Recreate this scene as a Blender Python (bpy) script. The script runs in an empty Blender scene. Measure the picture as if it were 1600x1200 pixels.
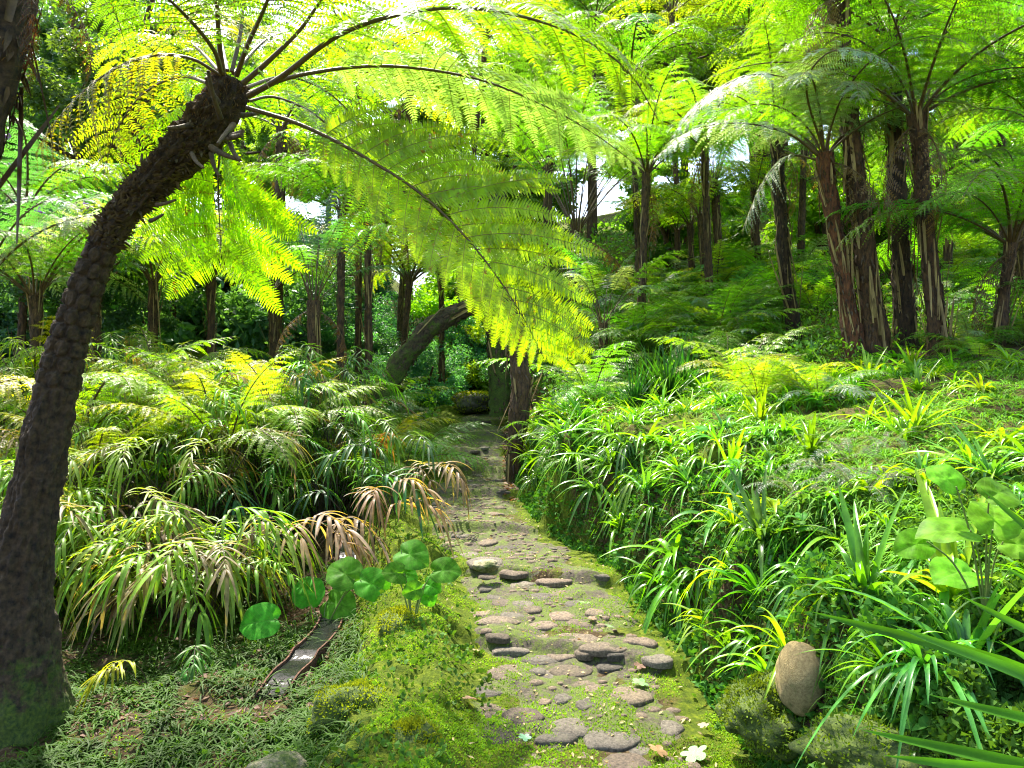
import bpy, math, random
import numpy as np
from mathutils import Vector, Matrix, Euler

sc = bpy.context.scene
C = sc.collection
R = math.radians
rnd = random.Random(7)
rng = np.random.default_rng(11)

# ------------------------------------------------------------------ camera, sky, sun, exposure
CAM = (0.0, 0.0, 1.55)
cam_d = bpy.data.cameras.new("camera")
cam = bpy.data.objects.new("camera", cam_d); C.objects.link(cam)
cam.location = CAM; cam.rotation_euler = (R(90), 0, 0)
cam_d.sensor_width = 36; cam_d.lens = 27.0; cam_d.clip_start = 0.05; cam_d.clip_end = 600
sc.camera = cam
SUN_EL, SUN_AZ = R(58), R(-26)          # azimuth measured from +Y towards +X
w = bpy.data.worlds.new("World"); sc.world = w; w.use_nodes = True
nt = w.node_tree; bg = nt.nodes["Background"]
sky = nt.nodes.new("ShaderNodeTexSky"); sky.sky_type = 'NISHITA'; sky.sun_disc = False
sky.sun_elevation = SUN_EL; sky.sun_rotation = SUN_AZ
sky.air_density = 1.0; sky.dust_density = 2.5; sky.ozone_density = 0.7
nt.links.new(sky.outputs[0], bg.inputs[0]); bg.inputs[1].default_value = 0.15
sl = bpy.data.lights.new("sun", 'SUN'); sl.energy = 4.1; sl.angle = R(0.5); sl.color = (1.0, 0.94, 0.80)
so = bpy.data.objects.new("sun", sl); C.objects.link(so)
sdir = Vector((math.sin(SUN_AZ) * math.cos(SUN_EL), math.cos(SUN_AZ) * math.cos(SUN_EL), math.sin(SUN_EL)))
so.rotation_euler = (-sdir).to_track_quat('-Z', 'Y').to_euler()
sc.view_settings.view_transform = 'Standard'; sc.view_settings.look = 'None'
sc.view_settings.exposure = 1.93; sc.view_settings.gamma = 1.0
cy = sc.cycles
cy.max_bounces = 8; cy.diffuse_bounces = 5; cy.glossy_bounces = 3; cy.transmission_bounces = 6
cy.filter_width = 1.1; cy.use_denoising = True; cy.sample_clamp_indirect = 6.0; cy.caustics_reflective = False; cy.caustics_refractive = False

# ------------------------------------------------------------------ helpers
def P(px, py, Y):
    return np.array([(px - 800) / 1200 * Y, Y, CAM[2] + (600 - py) / 1200 * Y])

def nrm(v):
    v = np.asarray(v, float)
    return v / np.maximum(np.linalg.norm(v, axis=-1, keepdims=True), 1e-9)

def _h(ix, iy, iz):
    n = (ix * 374761393 + iy * 668265263 + iz * 2147483647) & 0xffffffff
    n = ((n ^ (n >> 13)) * 1274126177) & 0xffffffff
    return ((n ^ (n >> 16)) & 0xffff) / 65535.0

def vnoise(x, y, z=0.0):
    x = np.asarray(x, float); y = np.asarray(y, float); z = np.asarray(z, float) + np.zeros_like(x)
    ix, iy, iz = np.floor(x).astype(np.int64), np.floor(y).astype(np.int64), np.floor(z).astype(np.int64)
    fx, fy, fz = x - ix, y - iy, z - iz
    fx, fy, fz = [f * f * (3 - 2 * f) for f in (fx, fy, fz)]
    r = 0
    for a in (0, 1):
        for b in (0, 1):
            for c in (0, 1):
                r = r + _h(ix + a, iy + b, iz + c) * (fx if a else 1 - fx) * (fy if b else 1 - fy) * (fz if c else 1 - fz)
    return r * 2 - 1

def fbm(x, y, z=0.0, o=4):
    r, a, f = 0, 1.0, 1.0
    for k in range(o):
        r = r + a * vnoise(x * f + 17.3 * k, y * f - 9.1 * k, np.asarray(z) * f + 3.7 * k); a *= 0.5; f *= 2.03
    return r

def sstep(a, b, x):
    t = np.clip((x - a) / (b - a), 0, 1); return t * t * (3 - 2 * t)

def resample(pts, n):
    pts = np.asarray(pts, float)
    if len(pts) == 2: pts = np.array([pts[0], (pts[0] + pts[1]) / 2, pts[1]])
    p = np.vstack([2 * pts[0] - pts[1], pts, 2 * pts[-1] - pts[-2]])
    out = []
    for i in range(1, len(p) - 2):
        t = np.linspace(0, 1, 16, endpoint=False)[:, None]
        a, b, c, d = p[i - 1], p[i], p[i + 1], p[i + 2]
        out.append(0.5 * (2 * b + (c - a) * t + (2 * a - 5 * b + 4 * c - d) * t ** 2 + (3 * b - a - 3 * c + d) * t ** 3))
    out = np.vstack(out + [pts[-1:]])
    s = np.r_[0, np.cumsum(np.linalg.norm(np.diff(out, axis=0), axis=1))]
    q = np.linspace(0, s[-1], n)
    return np.stack([np.interp(q, s, out[:, k]) for k in range(3)], 1)

def tangents(p):
    return nrm(np.gradient(p, axis=0))

class MB:
    def __init__(s): s.v = []; s.f = []; s.n = 0
    def add(s, V, F, mat=0, smooth=True):
        V = np.asarray(V, float).reshape(-1, 3); F = np.asarray(F, np.int64)
        s.v.append(V); s.f.append((F + s.n, mat, smooth)); s.n += len(V)
    def mesh(s, name, mats):
        me = bpy.data.meshes.new(name)
        V = np.vstack(s.v).astype(np.float32)
        me.vertices.add(len(V)); me.vertices.foreach_set("co", V.ravel())
        li = np.concatenate([f.ravel() for f, _, _ in s.f]).astype(np.int32)
        tot = np.concatenate([np.full(len(f), f.shape[1]) for f, _, _ in s.f]).astype(np.int32)
        st = np.r_[0, np.cumsum(tot)[:-1]].astype(np.int32)
        me.loops.add(len(li)); me.loops.foreach_set("vertex_index", li)
        me.polygons.add(len(tot)); me.polygons.foreach_set("loop_start", st)
        me.polygons.foreach_set("material_index", np.concatenate([np.full(len(f), m) for f, m, _ in s.f]).astype(np.int32))
        me.polygons.foreach_set("use_smooth", np.concatenate([np.full(len(f), sm) for f, _, sm in s.f]))
        for m in mats: me.materials.append(m)
        me.update(calc_edges=True); me.validate()
        return me

def link(name, me, parent=None, loc=None, col=None):
    o = bpy.data.objects.new(name, me); C.objects.link(o)
    if parent is not None: o.parent = parent
    if loc is not None: o.location = tuple(loc)
    if col is not None: o.color = (*col, 1)
    return o

def tag(o, label=None, cat=None, group=None, kind=None):
    if label: o['label'] = label
    if cat: o['category'] = cat
    if group: o['group'] = group
    if kind: o['kind'] = kind
    return o

def ring_frames(p):
    T = tangents(p)
    ref = np.array([0.0, 0, 1]) if abs(T[0][2]) < 0.9 else np.array([0.0, 1, 0])
    S = []; s = nrm(np.cross(T[0], ref))
    for t in T:
        s = nrm(s - t * np.dot(s, t)); S.append(s)
    S = np.array(S)
    return T, S, np.cross(T, S)

def tube(mb, p, r, seg=6, mat=0, cap=True):
    p = np.asarray(p, float); r = np.zeros(len(p)) + r
    T, S, B = ring_frames(p)
    a = np.linspace(0, 2 * np.pi, seg, endpoint=False)
    V = p[:, None] + r[:, None, None] * (S[:, None] * np.cos(a)[None, :, None] + B[:, None] * np.sin(a)[None, :, None])
    n = len(p); i = np.arange(n - 1)[:, None] * seg; j = np.arange(seg)[None]; j2 = (j + 1) % seg
    F = np.stack([i + j, i + j2, i + seg + j2, i + seg + j], -1).reshape(-1, 4)
    mb.add(V, F, mat)
    if cap:
        mb.add(V[-1], np.arange(seg)[None], mat); mb.add(V[0][::-1], np.arange(seg)[None], mat)

def tubes3(mb, Pm, r, mat=0):
    """many thin tapering three-sided stalks: Pm (n,k,3)"""
    n, k, _ = Pm.shape
    T = nrm(np.gradient(Pm, axis=1)); ref = np.array([0.3, 0.2, 1.0])
    S = nrm(np.cross(T, ref)); B = np.cross(T, S)
    rr = (np.asarray(r).reshape(-1, 1) * np.linspace(1, 0.35, k)[None])[..., None]
    rings = [Pm + rr * (S * math.cos(a) + B * math.sin(a)) for a in (0, 2.094, 4.189)]
    V = np.stack(rings, 2).reshape(-1, 3)
    base = (np.arange(n) * k * 3)[:, None, None] + (np.arange(k - 1) * 3)[None, :, None]
    j = np.arange(3)[None, None]; j2 = (j + 1) % 3
    F = np.stack([base + j, base + j2, base + 3 + j2, base + 3 + j], -1).reshape(-1, 4)
    mb.add(V, F, mat)

def ribbons(mb, B, D, L, W, droop, seg=6, mat=0, fold=0.25, up=None, prof=None, twist=0.0):
    """many strap leaves: quad strips two faces wide with a folded midrib"""
    n = len(B); s = np.linspace(0, 1, seg + 1)
    D = nrm(D); L = np.zeros(n) + L; W = np.zeros(n) + W; droop = np.zeros(n) + droop
    k = np.sqrt(1 + droop ** 2 * 0.8)
    p = B[:, None] + (L / k)[:, None, None] * (D[:, None] * s[None, :, None] + np.array([0, 0, -1.0]) * (droop[:, None] * s[None] ** 2)[..., None])
    T = nrm(np.gradient(p, axis=1))
    u = np.array([0, 0, 1.0]) if up is None else up
    hz = nrm(np.cross(D, u + rng.normal(0, 0.05, (n, 3))))
    if twist: 
        N0 = np.cross(hz, D); a = rng.normal(0, twist, (n, 1)); hz = hz * np.cos(a) + N0 * np.sin(a)
    S = nrm(hz[:, None] - T * np.sum(hz[:, None] * T, -1, keepdims=True))
    N = np.cross(S, T)
    if prof is None: prof = np.minimum(1, (1 - s) ** 0.6 * 1.25) * np.minimum(1, 0.55 + s * 3)
    wd = (W[:, None] * prof[None])[..., None] * 0.5
    V = np.stack([p - S * wd + N * wd * fold, p - N * wd * fold * 0.3, p + S * wd + N * wd * fold], 2)
    base = (np.arange(n) * (seg + 1) * 3)[:, None, None] + (np.arange(seg) * 3)[None, :, None]
    j = np.arange(2)[None, None]
    F = np.stack([base + j, base + j + 1, base + 4 + j, base + 3 + j], -1).reshape(-1, 4)
    mb.add(V, F, mat)
    return p

# ------------------------------------------------------------------ materials
def mat_new(name):
    m = bpy.data.materials.new(name); m.use_nodes = True
    t = m.node_tree; t.nodes.clear()
    return m, t, t.nodes.new("ShaderNodeOutputMaterial")
def N(t, k, **kw):
    n = t.nodes.new(k)
    for a, b in kw.items():
        if a.startswith('i_'):
            n.inputs[a[2:].replace('_', ' ')].default_value = b
        else: setattr(n, a, b)
    return n
def mul(t, a, b):
    m = N(t, "ShaderNodeMix", data_type='RGBA', blend_type='MULTIPLY'); m.inputs[0].default_value = 1
    for s, v in ((6, a), (7, b)):
        if isinstance(v, tuple): m.inputs[s].default_value = (*v, 1)
        else: t.links.new(v, m.inputs[s])
    return m.outputs[2]
def mixc(t, f, a, b):
    m = N(t, "ShaderNodeMix", data_type='RGBA')
    if isinstance(f, float): m.inputs[0].default_value = f
    else: t.links.new(f, m.inputs[0])
    for s, v in ((6, a), (7, b)):
        if isinstance(v, tuple): m.inputs[s].default_value = (*v, 1)
        else: t.links.new(v, m.inputs[s])
    return m.outputs[2]
def noise(t, scale, detail=4, rough=0.6, coord='Object'):
    tc = N(t, "ShaderNodeTexCoord"); n = N(t, "ShaderNodeTexNoise")
    n.inputs['Scale'].default_value = scale; n.inputs['Detail'].default_value = detail; n.inputs['Roughness'].default_value = rough
    t.links.new(tc.outputs[coord], n.inputs['Vector']); return n.outputs['Fac']
def ramp(t, f, stops):
    r = N(t, "ShaderNodeValToRGB"); e = r.color_ramp.elements
    while len(e) < len(stops): e.new(0.5)
    for k, (p_, c_) in enumerate(stops): e[k].position = p_; e[k].color = (*c_, 1)
    t.links.new(f, r.inputs[0]); return r.outputs[0]
def mapr(t, f, a, b, c, d):
    m = N(t, "ShaderNodeMapRange"); t.links.new(f, m.inputs[0])
    for k, v in enumerate((a, b, c, d)): m.inputs[k + 1].default_value = v
    return m.outputs[0]

def leaf_mat(name, col=(1, 1, 1), trans=0.5, rough=0.38, nscale=14, spots=0.0, tmul=(1.85, 1.75, 0.30), spec=0.5, veins=False):
    """leaf: object colour x this colour, with light coming through it"""
    m, t, out = mat_new(name)
    oi = N(t, "ShaderNodeObjectInfo")
    c = mul(t, oi.outputs['Color'], col)
    v = mapr(t, noise(t, nscale, 4), 0.3, 0.7, 0.5, 1.45)
    cv = N(t, "ShaderNodeCombineColor"); [t.links.new(v, cv.inputs[k]) for k in range(3)]
    c = mul(t, c, cv.outputs[0])
    rv = mapr(t, oi.outputs['Random'], 0, 1, 0.75, 1.25)
    hs = N(t, "ShaderNodeHueSaturation"); t.links.new(c, hs.inputs['Color']); t.links.new(rv, hs.inputs['Value'])
    t.links.new(mapr(t, oi.outputs['Random'], 0, 1, 0.485, 0.515), hs.inputs['Hue'])
    c = hs.outputs[0]
    if veins:
        tc = N(t, "ShaderNodeTexCoord"); sx = N(t, "ShaderNodeSeparateXYZ"); t.links.new(tc.outputs['Object'], sx.inputs[0])
        ab = N(t, "ShaderNodeMath", operation='ABSOLUTE'); t.links.new(sx.outputs[1], ab.inputs[0])
        su = N(t, "ShaderNodeMath", operation='MULTIPLY_ADD'); t.links.new(ab.outputs[0], su.inputs[0]); su.inputs[1].default_value = -.8; t.links.new(sx.outputs[0], su.inputs[2])
        fr_ = N(t, "ShaderNodeMath", operation='MULTIPLY'); t.links.new(su.outputs[0], fr_.inputs[0]); fr_.inputs[1].default_value = 3.6
        pp_ = N(t, "ShaderNodeMath", operation='PINGPONG'); t.links.new(fr_.outputs[0], pp_.inputs[0]); pp_.inputs[1].default_value = .5
        v1 = mapr(t, pp_.outputs[0], 0, .06, 1, 0); v2 = mapr(t, ab.outputs[0], 0, .035, 1, 0)
        mxv = N(t, "ShaderNodeMath", operation='MAXIMUM'); t.links.new(v1, mxv.inputs[0]); t.links.new(v2, mxv.inputs[1])
        vm = N(t, "ShaderNodeMath", operation='MULTIPLY'); t.links.new(mxv.outputs[0], vm.inputs[0]); vm.inputs[1].default_value = .28
        c = mixc(t, vm.outputs[0], c, (0.26, 0.42, 0.10))
    if spots > 0:
        sp = ramp(t, noise(t, 26, 5, 0.7), [(0.62 - spots * .1, (0, 0, 0)), (0.70 - spots * .1, (1, 1, 1))])
        c = mixc(t, sp, c, (0.22, 0.12, 0.02))
    p = N(t, "ShaderNodeBsdfPrincipled"); t.links.new(c, p.inputs['Base Color'])
    p.inputs['Roughness'].default_value = rough; p.inputs['Specular IOR Level'].default_value = spec
    tr = N(t, "ShaderNodeBsdfTranslucent"); t.links.new(mul(t, c, tmul), tr.inputs[0])
    mx = N(t, "ShaderNodeMixShader"); mx.inputs[0].default_value = trans
    t.links.new(p.outputs[0], mx.inputs[1]); t.links.new(tr.outputs[0], mx.inputs[2]); t.links.new(mx.outputs[0], out.inputs[0])
    return m

def plain_mat(name, c1, c2, scale=20, rough=0.8, bump=0.3, obj=False, detail=6, moss=None, zs=1.0):
    m, t, out = mat_new(name)
    tc_ = N(t, "ShaderNodeTexCoord"); mp = N(t, "ShaderNodeMapping"); mp.inputs['Scale'].default_value = (1, 1, zs); t.links.new(tc_.outputs['Object'], mp.inputs[0])
    def nz(sc_, de, ro):
        n = N(t, "ShaderNodeTexNoise"); n.inputs['Scale'].default_value = sc_; n.inputs['Detail'].default_value = de; n.inputs['Roughness'].default_value = ro
        t.links.new(mp.outputs[0], n.inputs['Vector']); return n.outputs['Fac']
    f = nz(scale, detail, 0.65)
    c = ramp(t, f, [(0.32, c1), (0.68, c2)])
    if obj: c = mul(t, c, N(t, "ShaderNodeObjectInfo").outputs['Color'])
    if moss:
        # moss = (noise scale, threshold, low z, high z): more of it low down
        g = N(t, "ShaderNodeNewGeometry"); sx = N(t, "ShaderNodeSeparateXYZ"); t.links.new(g.outputs['Position'], sx.inputs[0])
        zf = mapr(t, sx.outputs[2], moss[2], moss[3], 0.35, -0.35 if moss[3] > -3 else 0.0)
        a = N(t, "ShaderNodeMath", operation='ADD'); t.links.new(noise(t, moss[0], 6, 0.7), a.inputs[0]); t.links.new(zf, a.inputs[1])
        mf = mapr(t, a.outputs[0], moss[1], moss[1] + 0.14, 0, 1)
        mc = ramp(t, noise(t, 60, 4), [(0.3, (0.02, 0.045, 0.006)), (0.7, (0.12, 0.17, 0.012))])
        c = mixc(t, mf, c, mc)
    p = N(t, "ShaderNodeBsdfPrincipled"); t.links.new(c, p.inputs['Base Color']); p.inputs['Roughness'].default_value = rough
    b = N(t, "ShaderNodeBump"); b.inputs['Strength'].default_value = bump; b.inputs['Distance'].default_value = 0.02
    t.links.new(nz(scale * 2.2, 8, 0.75), b.inputs['Height']); t.links.new(b.outputs[0], p.inputs['Normal'])
    t.links.new(p.outputs[0], out.inputs[0]); return m

M = {}
M['leaf'] = leaf_mat('fern_leaf', spots=0.0, trans=.56)
M['leaf_hero'] = leaf_mat('fern_leaf_spotted', spots=0.35, nscale=9, trans=0.55)
M['leaf_silver'] = leaf_mat('silvery_frond', trans=.34, rough=.42, spec=.6, nscale=10)  # for fronds whose grey-green colour paints the sky's sheen
M['ribbon'] = leaf_mat('ribbon_leaf', trans=0.5, rough=0.42, spots=0.1, spec=.28)
M['strap'] = leaf_mat('strap_leaf', trans=0.42, rough=0.27, nscale=6)
M['grass'] = leaf_mat('grass_blade', trans=0.35, rough=0.55, nscale=4, spec=.15)
M['broad'] = leaf_mat('broad_leaf', trans=0.5, rough=0.5, nscale=2.2, veins=True, spots=.05, spec=.1)
M['treeleaf'] = leaf_mat('tree_leaf', trans=0.5, rough=0.4, nscale=0.8)
M['dead'] = leaf_mat('dead_leaf', trans=0.3, rough=0.7, tmul=(1.3, 0.9, 0.5))
M['moss'] = leaf_mat('moss_leaf', trans=0.35, rough=0.7, nscale=2.2, tmul=(1.6, 1.4, 0.4), spec=0.2)
M['stalk'] = plain_mat('stalk', (0.05, 0.028, 0.010), (0.12, 0.075, 0.02), 30, 0.5)
M['midrib'] = plain_mat('midrib', (0.16, 0.13, 0.02), (0.24, 0.15, 0.03), 30, 0.5)
M['stem'] = plain_mat('dark_stem', (0.02, 0.012, 0.008), (0.05, 0.03, 0.015), 30, 0.5)
M['petiole'] = plain_mat('petiole', (0.10, 0.16, 0.03), (0.17, 0.2, 0.05), 20, 0.5)
M['bark'] = plain_mat('old_bark', (0.009, 0.006, 0.003), (0.115, 0.070, 0.030), 30, 0.85, 1.0, detail=9, moss=(9, 0.66, -0.1, 1.0))
M['barkfar'] = plain_mat('fern_bark', (0.008, 0.005, 0.003), (0.15, 0.080, 0.028), 34, 0.85, 1.0, obj=True, zs=.3, moss=(7, 0.80, 0.5, 3.5))
M['logmoss'] = plain_mat('mossy_bark', (0.02, 0.014, 0.008), (0.10, 0.065, 0.03), 26, 0.9, 1.0, moss=(5, 0.57, 0.5, 6))
M['strip'] = plain_mat('dry_stipe', (0.10, 0.06, 0.02), (0.42, 0.30, 0.10), 14, 0.7, 0.4, zs=.2)
M['flake'] = plain_mat('bark_flake', (0.015, 0.010, 0.006), (0.14, 0.085, 0.04), 30, 0.85, 0.5, zs=.4)
M['fibre'] = plain_mat('crown_fibre', (0.16, 0.09, 0.03), (0.42, 0.26, 0.09), 40, 0.8)
M['stone'] = plain_mat('path_stone', (0.10, 0.080, 0.060), (0.50, 0.41, 0.31), 75, 0.8, 1.0, obj=True, detail=9, moss=(16, 0.60, -5, -4))
M['rock'] = plain_mat('granite', (0.22, 0.18, 0.10), (0.46, 0.39, 0.25), 60, 0.85, 0.8, moss=(6, 0.56, -0.5, 1.5))
M['mossrock'] = plain_mat('mossy_rock', (0.06, 0.055, 0.04), (0.16, 0.14, 0.10), 14, 0.9, 1.0, moss=(5, 0.28, -0.5, 1.6))
M['terracotta'] = plain_mat('rusty_channel', (0.035, 0.018, 0.012), (0.20, 0.085, 0.045), 40, 0.9, 0.9, moss=(14, .56, -3, -2.9))

def water_mat():
    m, t, out = mat_new('channel_water')
    p = N(t, "ShaderNodeBsdfPrincipled"); p.inputs['Base Color'].default_value = (0.012, 0.014, 0.012, 1); p.inputs['Roughness'].default_value = 0.07; p.inputs['Specular IOR Level'].default_value = 0.12
    b = N(t, "ShaderNodeBump"); b.inputs['Strength'].default_value = 0.3; b.inputs['Distance'].default_value = 0.01
    t.links.new(noise(t, 22, 3, 0.5), b.inputs['Height']); t.links.new(b.outputs[0], p.inputs['Normal']); t.links.new(p.outputs[0], out.inputs[0])
    return m
def ground_mat():
    m, t, out = mat_new('mossy_ground')
    at = N(t, "ShaderNodeAttribute"); at.attribute_name = 'moss'
    soil = ramp(t, noise(t, 30, 8, 0.75), [(0.3, (0.018, 0.012, 0.007)), (0.5, (0.07, 0.045, 0.02)), (0.7, (0.20, 0.15, 0.08))])
    green = ramp(t, noise(t, 18, 8, 0.8), [(0.3, (0.015, 0.035, 0.004)), (0.5, (0.09, 0.13, 0.008)), (0.72, (0.24, 0.28, 0.015))])
    a = N(t, "ShaderNodeMath", operation='ADD'); t.links.new(noise(t, 3.5, 6, 0.7), a.inputs[0]); t.links.new(at.outputs['Fac'], a.inputs[1])
    f = mapr(t, a.outputs[0], 0.82, 1.06, 0, 1)
    c = mixc(t, f, soil, green)
    p = N(t, "ShaderNodeBsdfPrincipled"); t.links.new(c, p.inputs['Base Color']); p.inputs['Roughness'].default_value = 0.95; p.inputs['Specular IOR Level'].default_value = 0.15
    b = N(t, "ShaderNodeBump"); b.inputs['Strength'].default_value = 1.0; b.inputs['Distance'].default_value = 0.02
    t.links.new(noise(t, 70, 8, 0.8), b.inputs['Height']); t.links.new(b.outputs[0], p.inputs['Normal']); t.links.new(p.outputs[0], out.inputs[0])
    return m
def path_mat():
    m, t, out = mat_new('path_earth')
    soil = ramp(t, noise(t, 60, 9, 0.8), [(0.3, (0.02, 0.016, 0.012)), (0.5, (0.075, 0.058, 0.04)), (0.72, (0.20, 0.16, 0.11))])
    green = ramp(t, noise(t, 110, 6, 0.8), [(0.35, (0.03, 0.055, 0.006)), (0.65, (0.16, 0.21, 0.015))])
    f = mapr(t, noise(t, 7.0, 10, 0.85), 0.45, 0.53, 0, 0.95)
    c = mixc(t, f, soil, green)
    p = N(t, "ShaderNodeBsdfPrincipled"); t.links.new(c, p.inputs['Base Color']); p.inputs['Roughness'].default_value = 0.9
    b = N(t, "ShaderNodeBump"); b.inputs['Strength'].default_value = 1.0; b.inputs['Distance'].default_value = 0.02
    t.links.new(noise(t, 45, 9, 0.8), b.inputs['Height']); t.links.new(b.outputs[0], p.inputs['Normal']); t.links.new(p.outputs[0], out.inputs[0])
    return m

# ------------------------------------------------------------------ terrain
_cy = np.array([-5, 0, 2, 3.1, 4.4, 5.4, 6.0, 6.5, 7.0, 8.0, 10, 12, 14, 17, 25])
_cx = np.array([.25, .32, .40, .43, .31, .20, .05, -.14, -.28, -.38, -.42, -.45, -.5, -.6, -2.0])
def pcx(y): return np.interp(y, _cy, _cx)
STEPS = [(4.25, .09, .42), (5.55, .10, .30), (6.75, .09, .1), (8.1, .10, 0), (9.2, .10, 0), (10.4, .11, 0), (11.7, .12, 0), (13.1, .12, 0), (14.6, .12, 0)]
def path_h(x, y):
    d = x - pcx(y)
    h = -0.02 + 0.012 * np.clip(y - 3, 0, 13)
    for s, r, sl_ in STEPS:
        ys = s - sl_ * np.clip(d, -1.5, 1.5) + 0.05 * vnoise(x * 3.0, s * 7.0)
        far_ = sstep(.6, 1.4, np.abs(d))
        h = h + r * ((sstep(-0.03, 0.035, y - ys) * 0.8 + 0.2 * sstep(-.6, 0, y - ys)) * (1 - far_) + far_ * sstep(-.9, .9, y - ys))
    return h
def path_w(y): return np.interp(y, [0, 3, 6, 7, 9, 16], [.80, .62, .60, .50, .46, .44])
def terrain(x, y, fine=True):
    x = np.asarray(x, float); y = np.asarray(y, float)
    x, y = np.broadcast_arrays(x, y)
    d = x - pcx(y); h = path_h(x, y)
    wr = path_w(y) + 0.09 * vnoise(y * 2.1, x * 0 + 3.3) + 0.05 * vnoise(y * 6, x * 0)
    # right bank: a steep mossy face then a slope
    hf = np.interp(y, [0, 3, 6, 8, 11, 16], [.78, .82, .84, .76, .6, .5])
    e = d - wr
    face = hf * (sstep(0, 0.30, e) * 0.8 + 0.2 * sstep(0.2, 0.9, e))
    slope = 0.165 * np.clip(e - 0.3, 0, 30) + 0.20 * np.clip(y - 9.0, 0, 11) * sstep(0.3, 2.6, e)
    right = np.where(e > 0, face + slope, 0)
    # left: low mossy mound, channel, level bed, then rising ground
    l = -d
    mound = 0.15 * sstep(.5, .78, l) * (1 - sstep(.95, 1.35, l)) * np.interp(y, [2, 3, 5, 8, 12], [1, 1, .8, .8, .3])
    chx = x + 1.45
    drop = -0.17 * sstep(.95, 1.5, l) * np.interp(y, [0, 7, 10], [1, .9, 0])
    farl = 0.22 * np.clip(y - 9.0, 0, 12) * sstep(1.0, 5, l)
    bed = np.where(l > 0, mound + drop + farl, 0)
    lvl = sstep(0.8, 1.6, l)
    hh = h * (1 - 0.35 * lvl) + right + bed
    # ground beyond the path
    hh = hh + 0.28 * np.clip(y - 17.5, 0, 14)
    if fine:
        off = np.clip((np.abs(d) - 0.42) / 0.3, 0, 1)
        hh = hh + off * (0.05 * fbm(x * 2.2, y * 2.2, 0, 3) + 0.014 * fbm(x * 13, y * 13, 2, 2)) + 0.008 * fbm(x * 11, y * 11, 5, 3)
        hh = hh + sstep(0.0, .1, e) * (1 - sstep(.5, .9, e)) * 0.15 * fbm(x * 4 + 3, y * 4, 1, 3)
    return hh

def ground_hit(px, py, y0=2.0, y1=60):
    ys = np.linspace(y0, y1, 6000)
    g = terrain((px - 800) / 1200 * ys, ys, False)
    z = CAM[2] + (600 - py) / 1200 * ys
    k = np.argmax(z <= g)
    if z[k] > g[k]: k = len(ys) // 4
    return np.array([(px - 800) / 1200 * ys[k], ys[k], g[k]])

def axis(parts):
    o = []
    for a, b, s in parts: o.append(np.arange(a, b, s))
    return np.concatenate(o + [np.array([parts[-1][1]])])
xs = axis([(-45, -8, 1.0), (-8, -3.2, .12), (-3.2, 3.6, .025), (3.6, 9, .12), (9, 45, 1.0)])
ys_ = axis([(-6, 1.6, .25), (1.6, 9, .025), (9, 17, .05), (17, 30, .4), (30, 80, 1.5)])
X, Y_ = np.meshgrid(xs, ys_)
Z = terrain(X, Y_)
nx, ny = len(xs), len(ys_)
i = np.arange(ny - 1)[:, None] * nx; j = np.arange(nx - 1)[None]
F = np.stack([i + j, i + j + 1, i + nx + j + 1, i + nx + j], -1).reshape(-1, 4)
mb = MB(); mb.add(np.stack([X, Y_, Z], -1), F)
gme = mb.mesh('ground', [ground_mat()])
D_ = X - pcx(Y_)
def moss_w(x, y):
    d = x - pcx(y)
    m = np.interp(np.abs(d), [0, .35, .6, 1.0, 1.4], [.3, .45, .8, .72, .30])
    m = np.where(d > 0.5, np.interp(d, [.5, .62, .72, .95, 1.2, 1.6, 4], [.70, .6, .30, .34, .5, .5, .34]), m)  # less moss on the bank face, so dark soil paints shadowed hollows
    return np.where(y > 9.5, np.maximum(np.minimum(m, .6), .5), m)
at = gme.attributes.new('moss', 'FLOAT', 'POINT'); at.data.foreach_set('value', moss_w(X, Y_).ravel().astype(np.float32))
tag(link('ground', gme), kind='structure')

# path sheet
us = np.linspace(-1, 1, 70); vy = np.concatenate([np.arange(0.5, 9, .03), np.arange(9, 16.2, .06)])
U, V_ = np.meshgrid(us, vy)
wl = path_w(V_) * 0.92
PX = pcx(V_) + U * wl - 0.03
PZ = terrain(PX, V_) + 0.016 + 0.020 * fbm(PX * 4, V_ * 4, 8, 4) - 0.035 * np.abs(U) ** 4
n_, m_ = len(us), len(vy)
i = np.arange(m_ - 1)[:, None] * n_; j = np.arange(n_ - 1)[None]
mb = MB(); mb.add(np.stack([PX, V_, PZ], -1), np.stack([i + j, i + j + 1, i + n_ + j + 1, i + n_ + j], -1).reshape(-1, 4))
path_o = tag(link('path', mb.mesh('path', [path_mat()])), kind='structure')

def blob_mesh(name, sx, sy, sz, seed, mat, n=28, m=18, amp=0.25, f=1.6, flat=1.0):
    th = np.linspace(0, 2 * np.pi, n, endpoint=False); ph = np.linspace(0, np.pi, m)[1:-1]
    A, Bp = np.meshgrid(th, ph)
    d = np.stack([np.cos(A) * np.sin(Bp), np.sin(A) * np.sin(Bp), np.cos(Bp)], -1).reshape(-1, 3)
    d = np.vstack([d, [[0, 0, 1], [0, 0, -1]]])
    r = 1 + amp * fbm(d[:, 0] * f + seed * 3.1, d[:, 1] * f - seed, d[:, 2] * f + seed * 7, 4)
    dd = d.copy()
    if flat > 1: dd = np.sign(d) * np.abs(d) ** (1 / flat)
    V = dd * r[:, None] * np.array([sx, sy, sz])
    rows = m - 2; i = np.arange(rows - 1)[:, None] * n; j = np.arange(n)[None]; j2 = (j + 1) % n
    F = np.stack([i + j, i + n + j, i + n + j2, i + j2], -1).reshape(-1, 4)
    mb = MB(); mb.add(V, F)
    top, bot = rows * n, rows * n + 1; jj = np.arange(n); k2 = (jj + 1) % n; o = (rows - 1) * n
    mb.f.append((np.stack([np.full(n, top), jj, k2], -1), 0, True)); mb.f.append((np.stack([np.full(n, bot), o + k2, o + jj], -1), 0, True))
    return mb.mesh(name, [mat])

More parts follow.
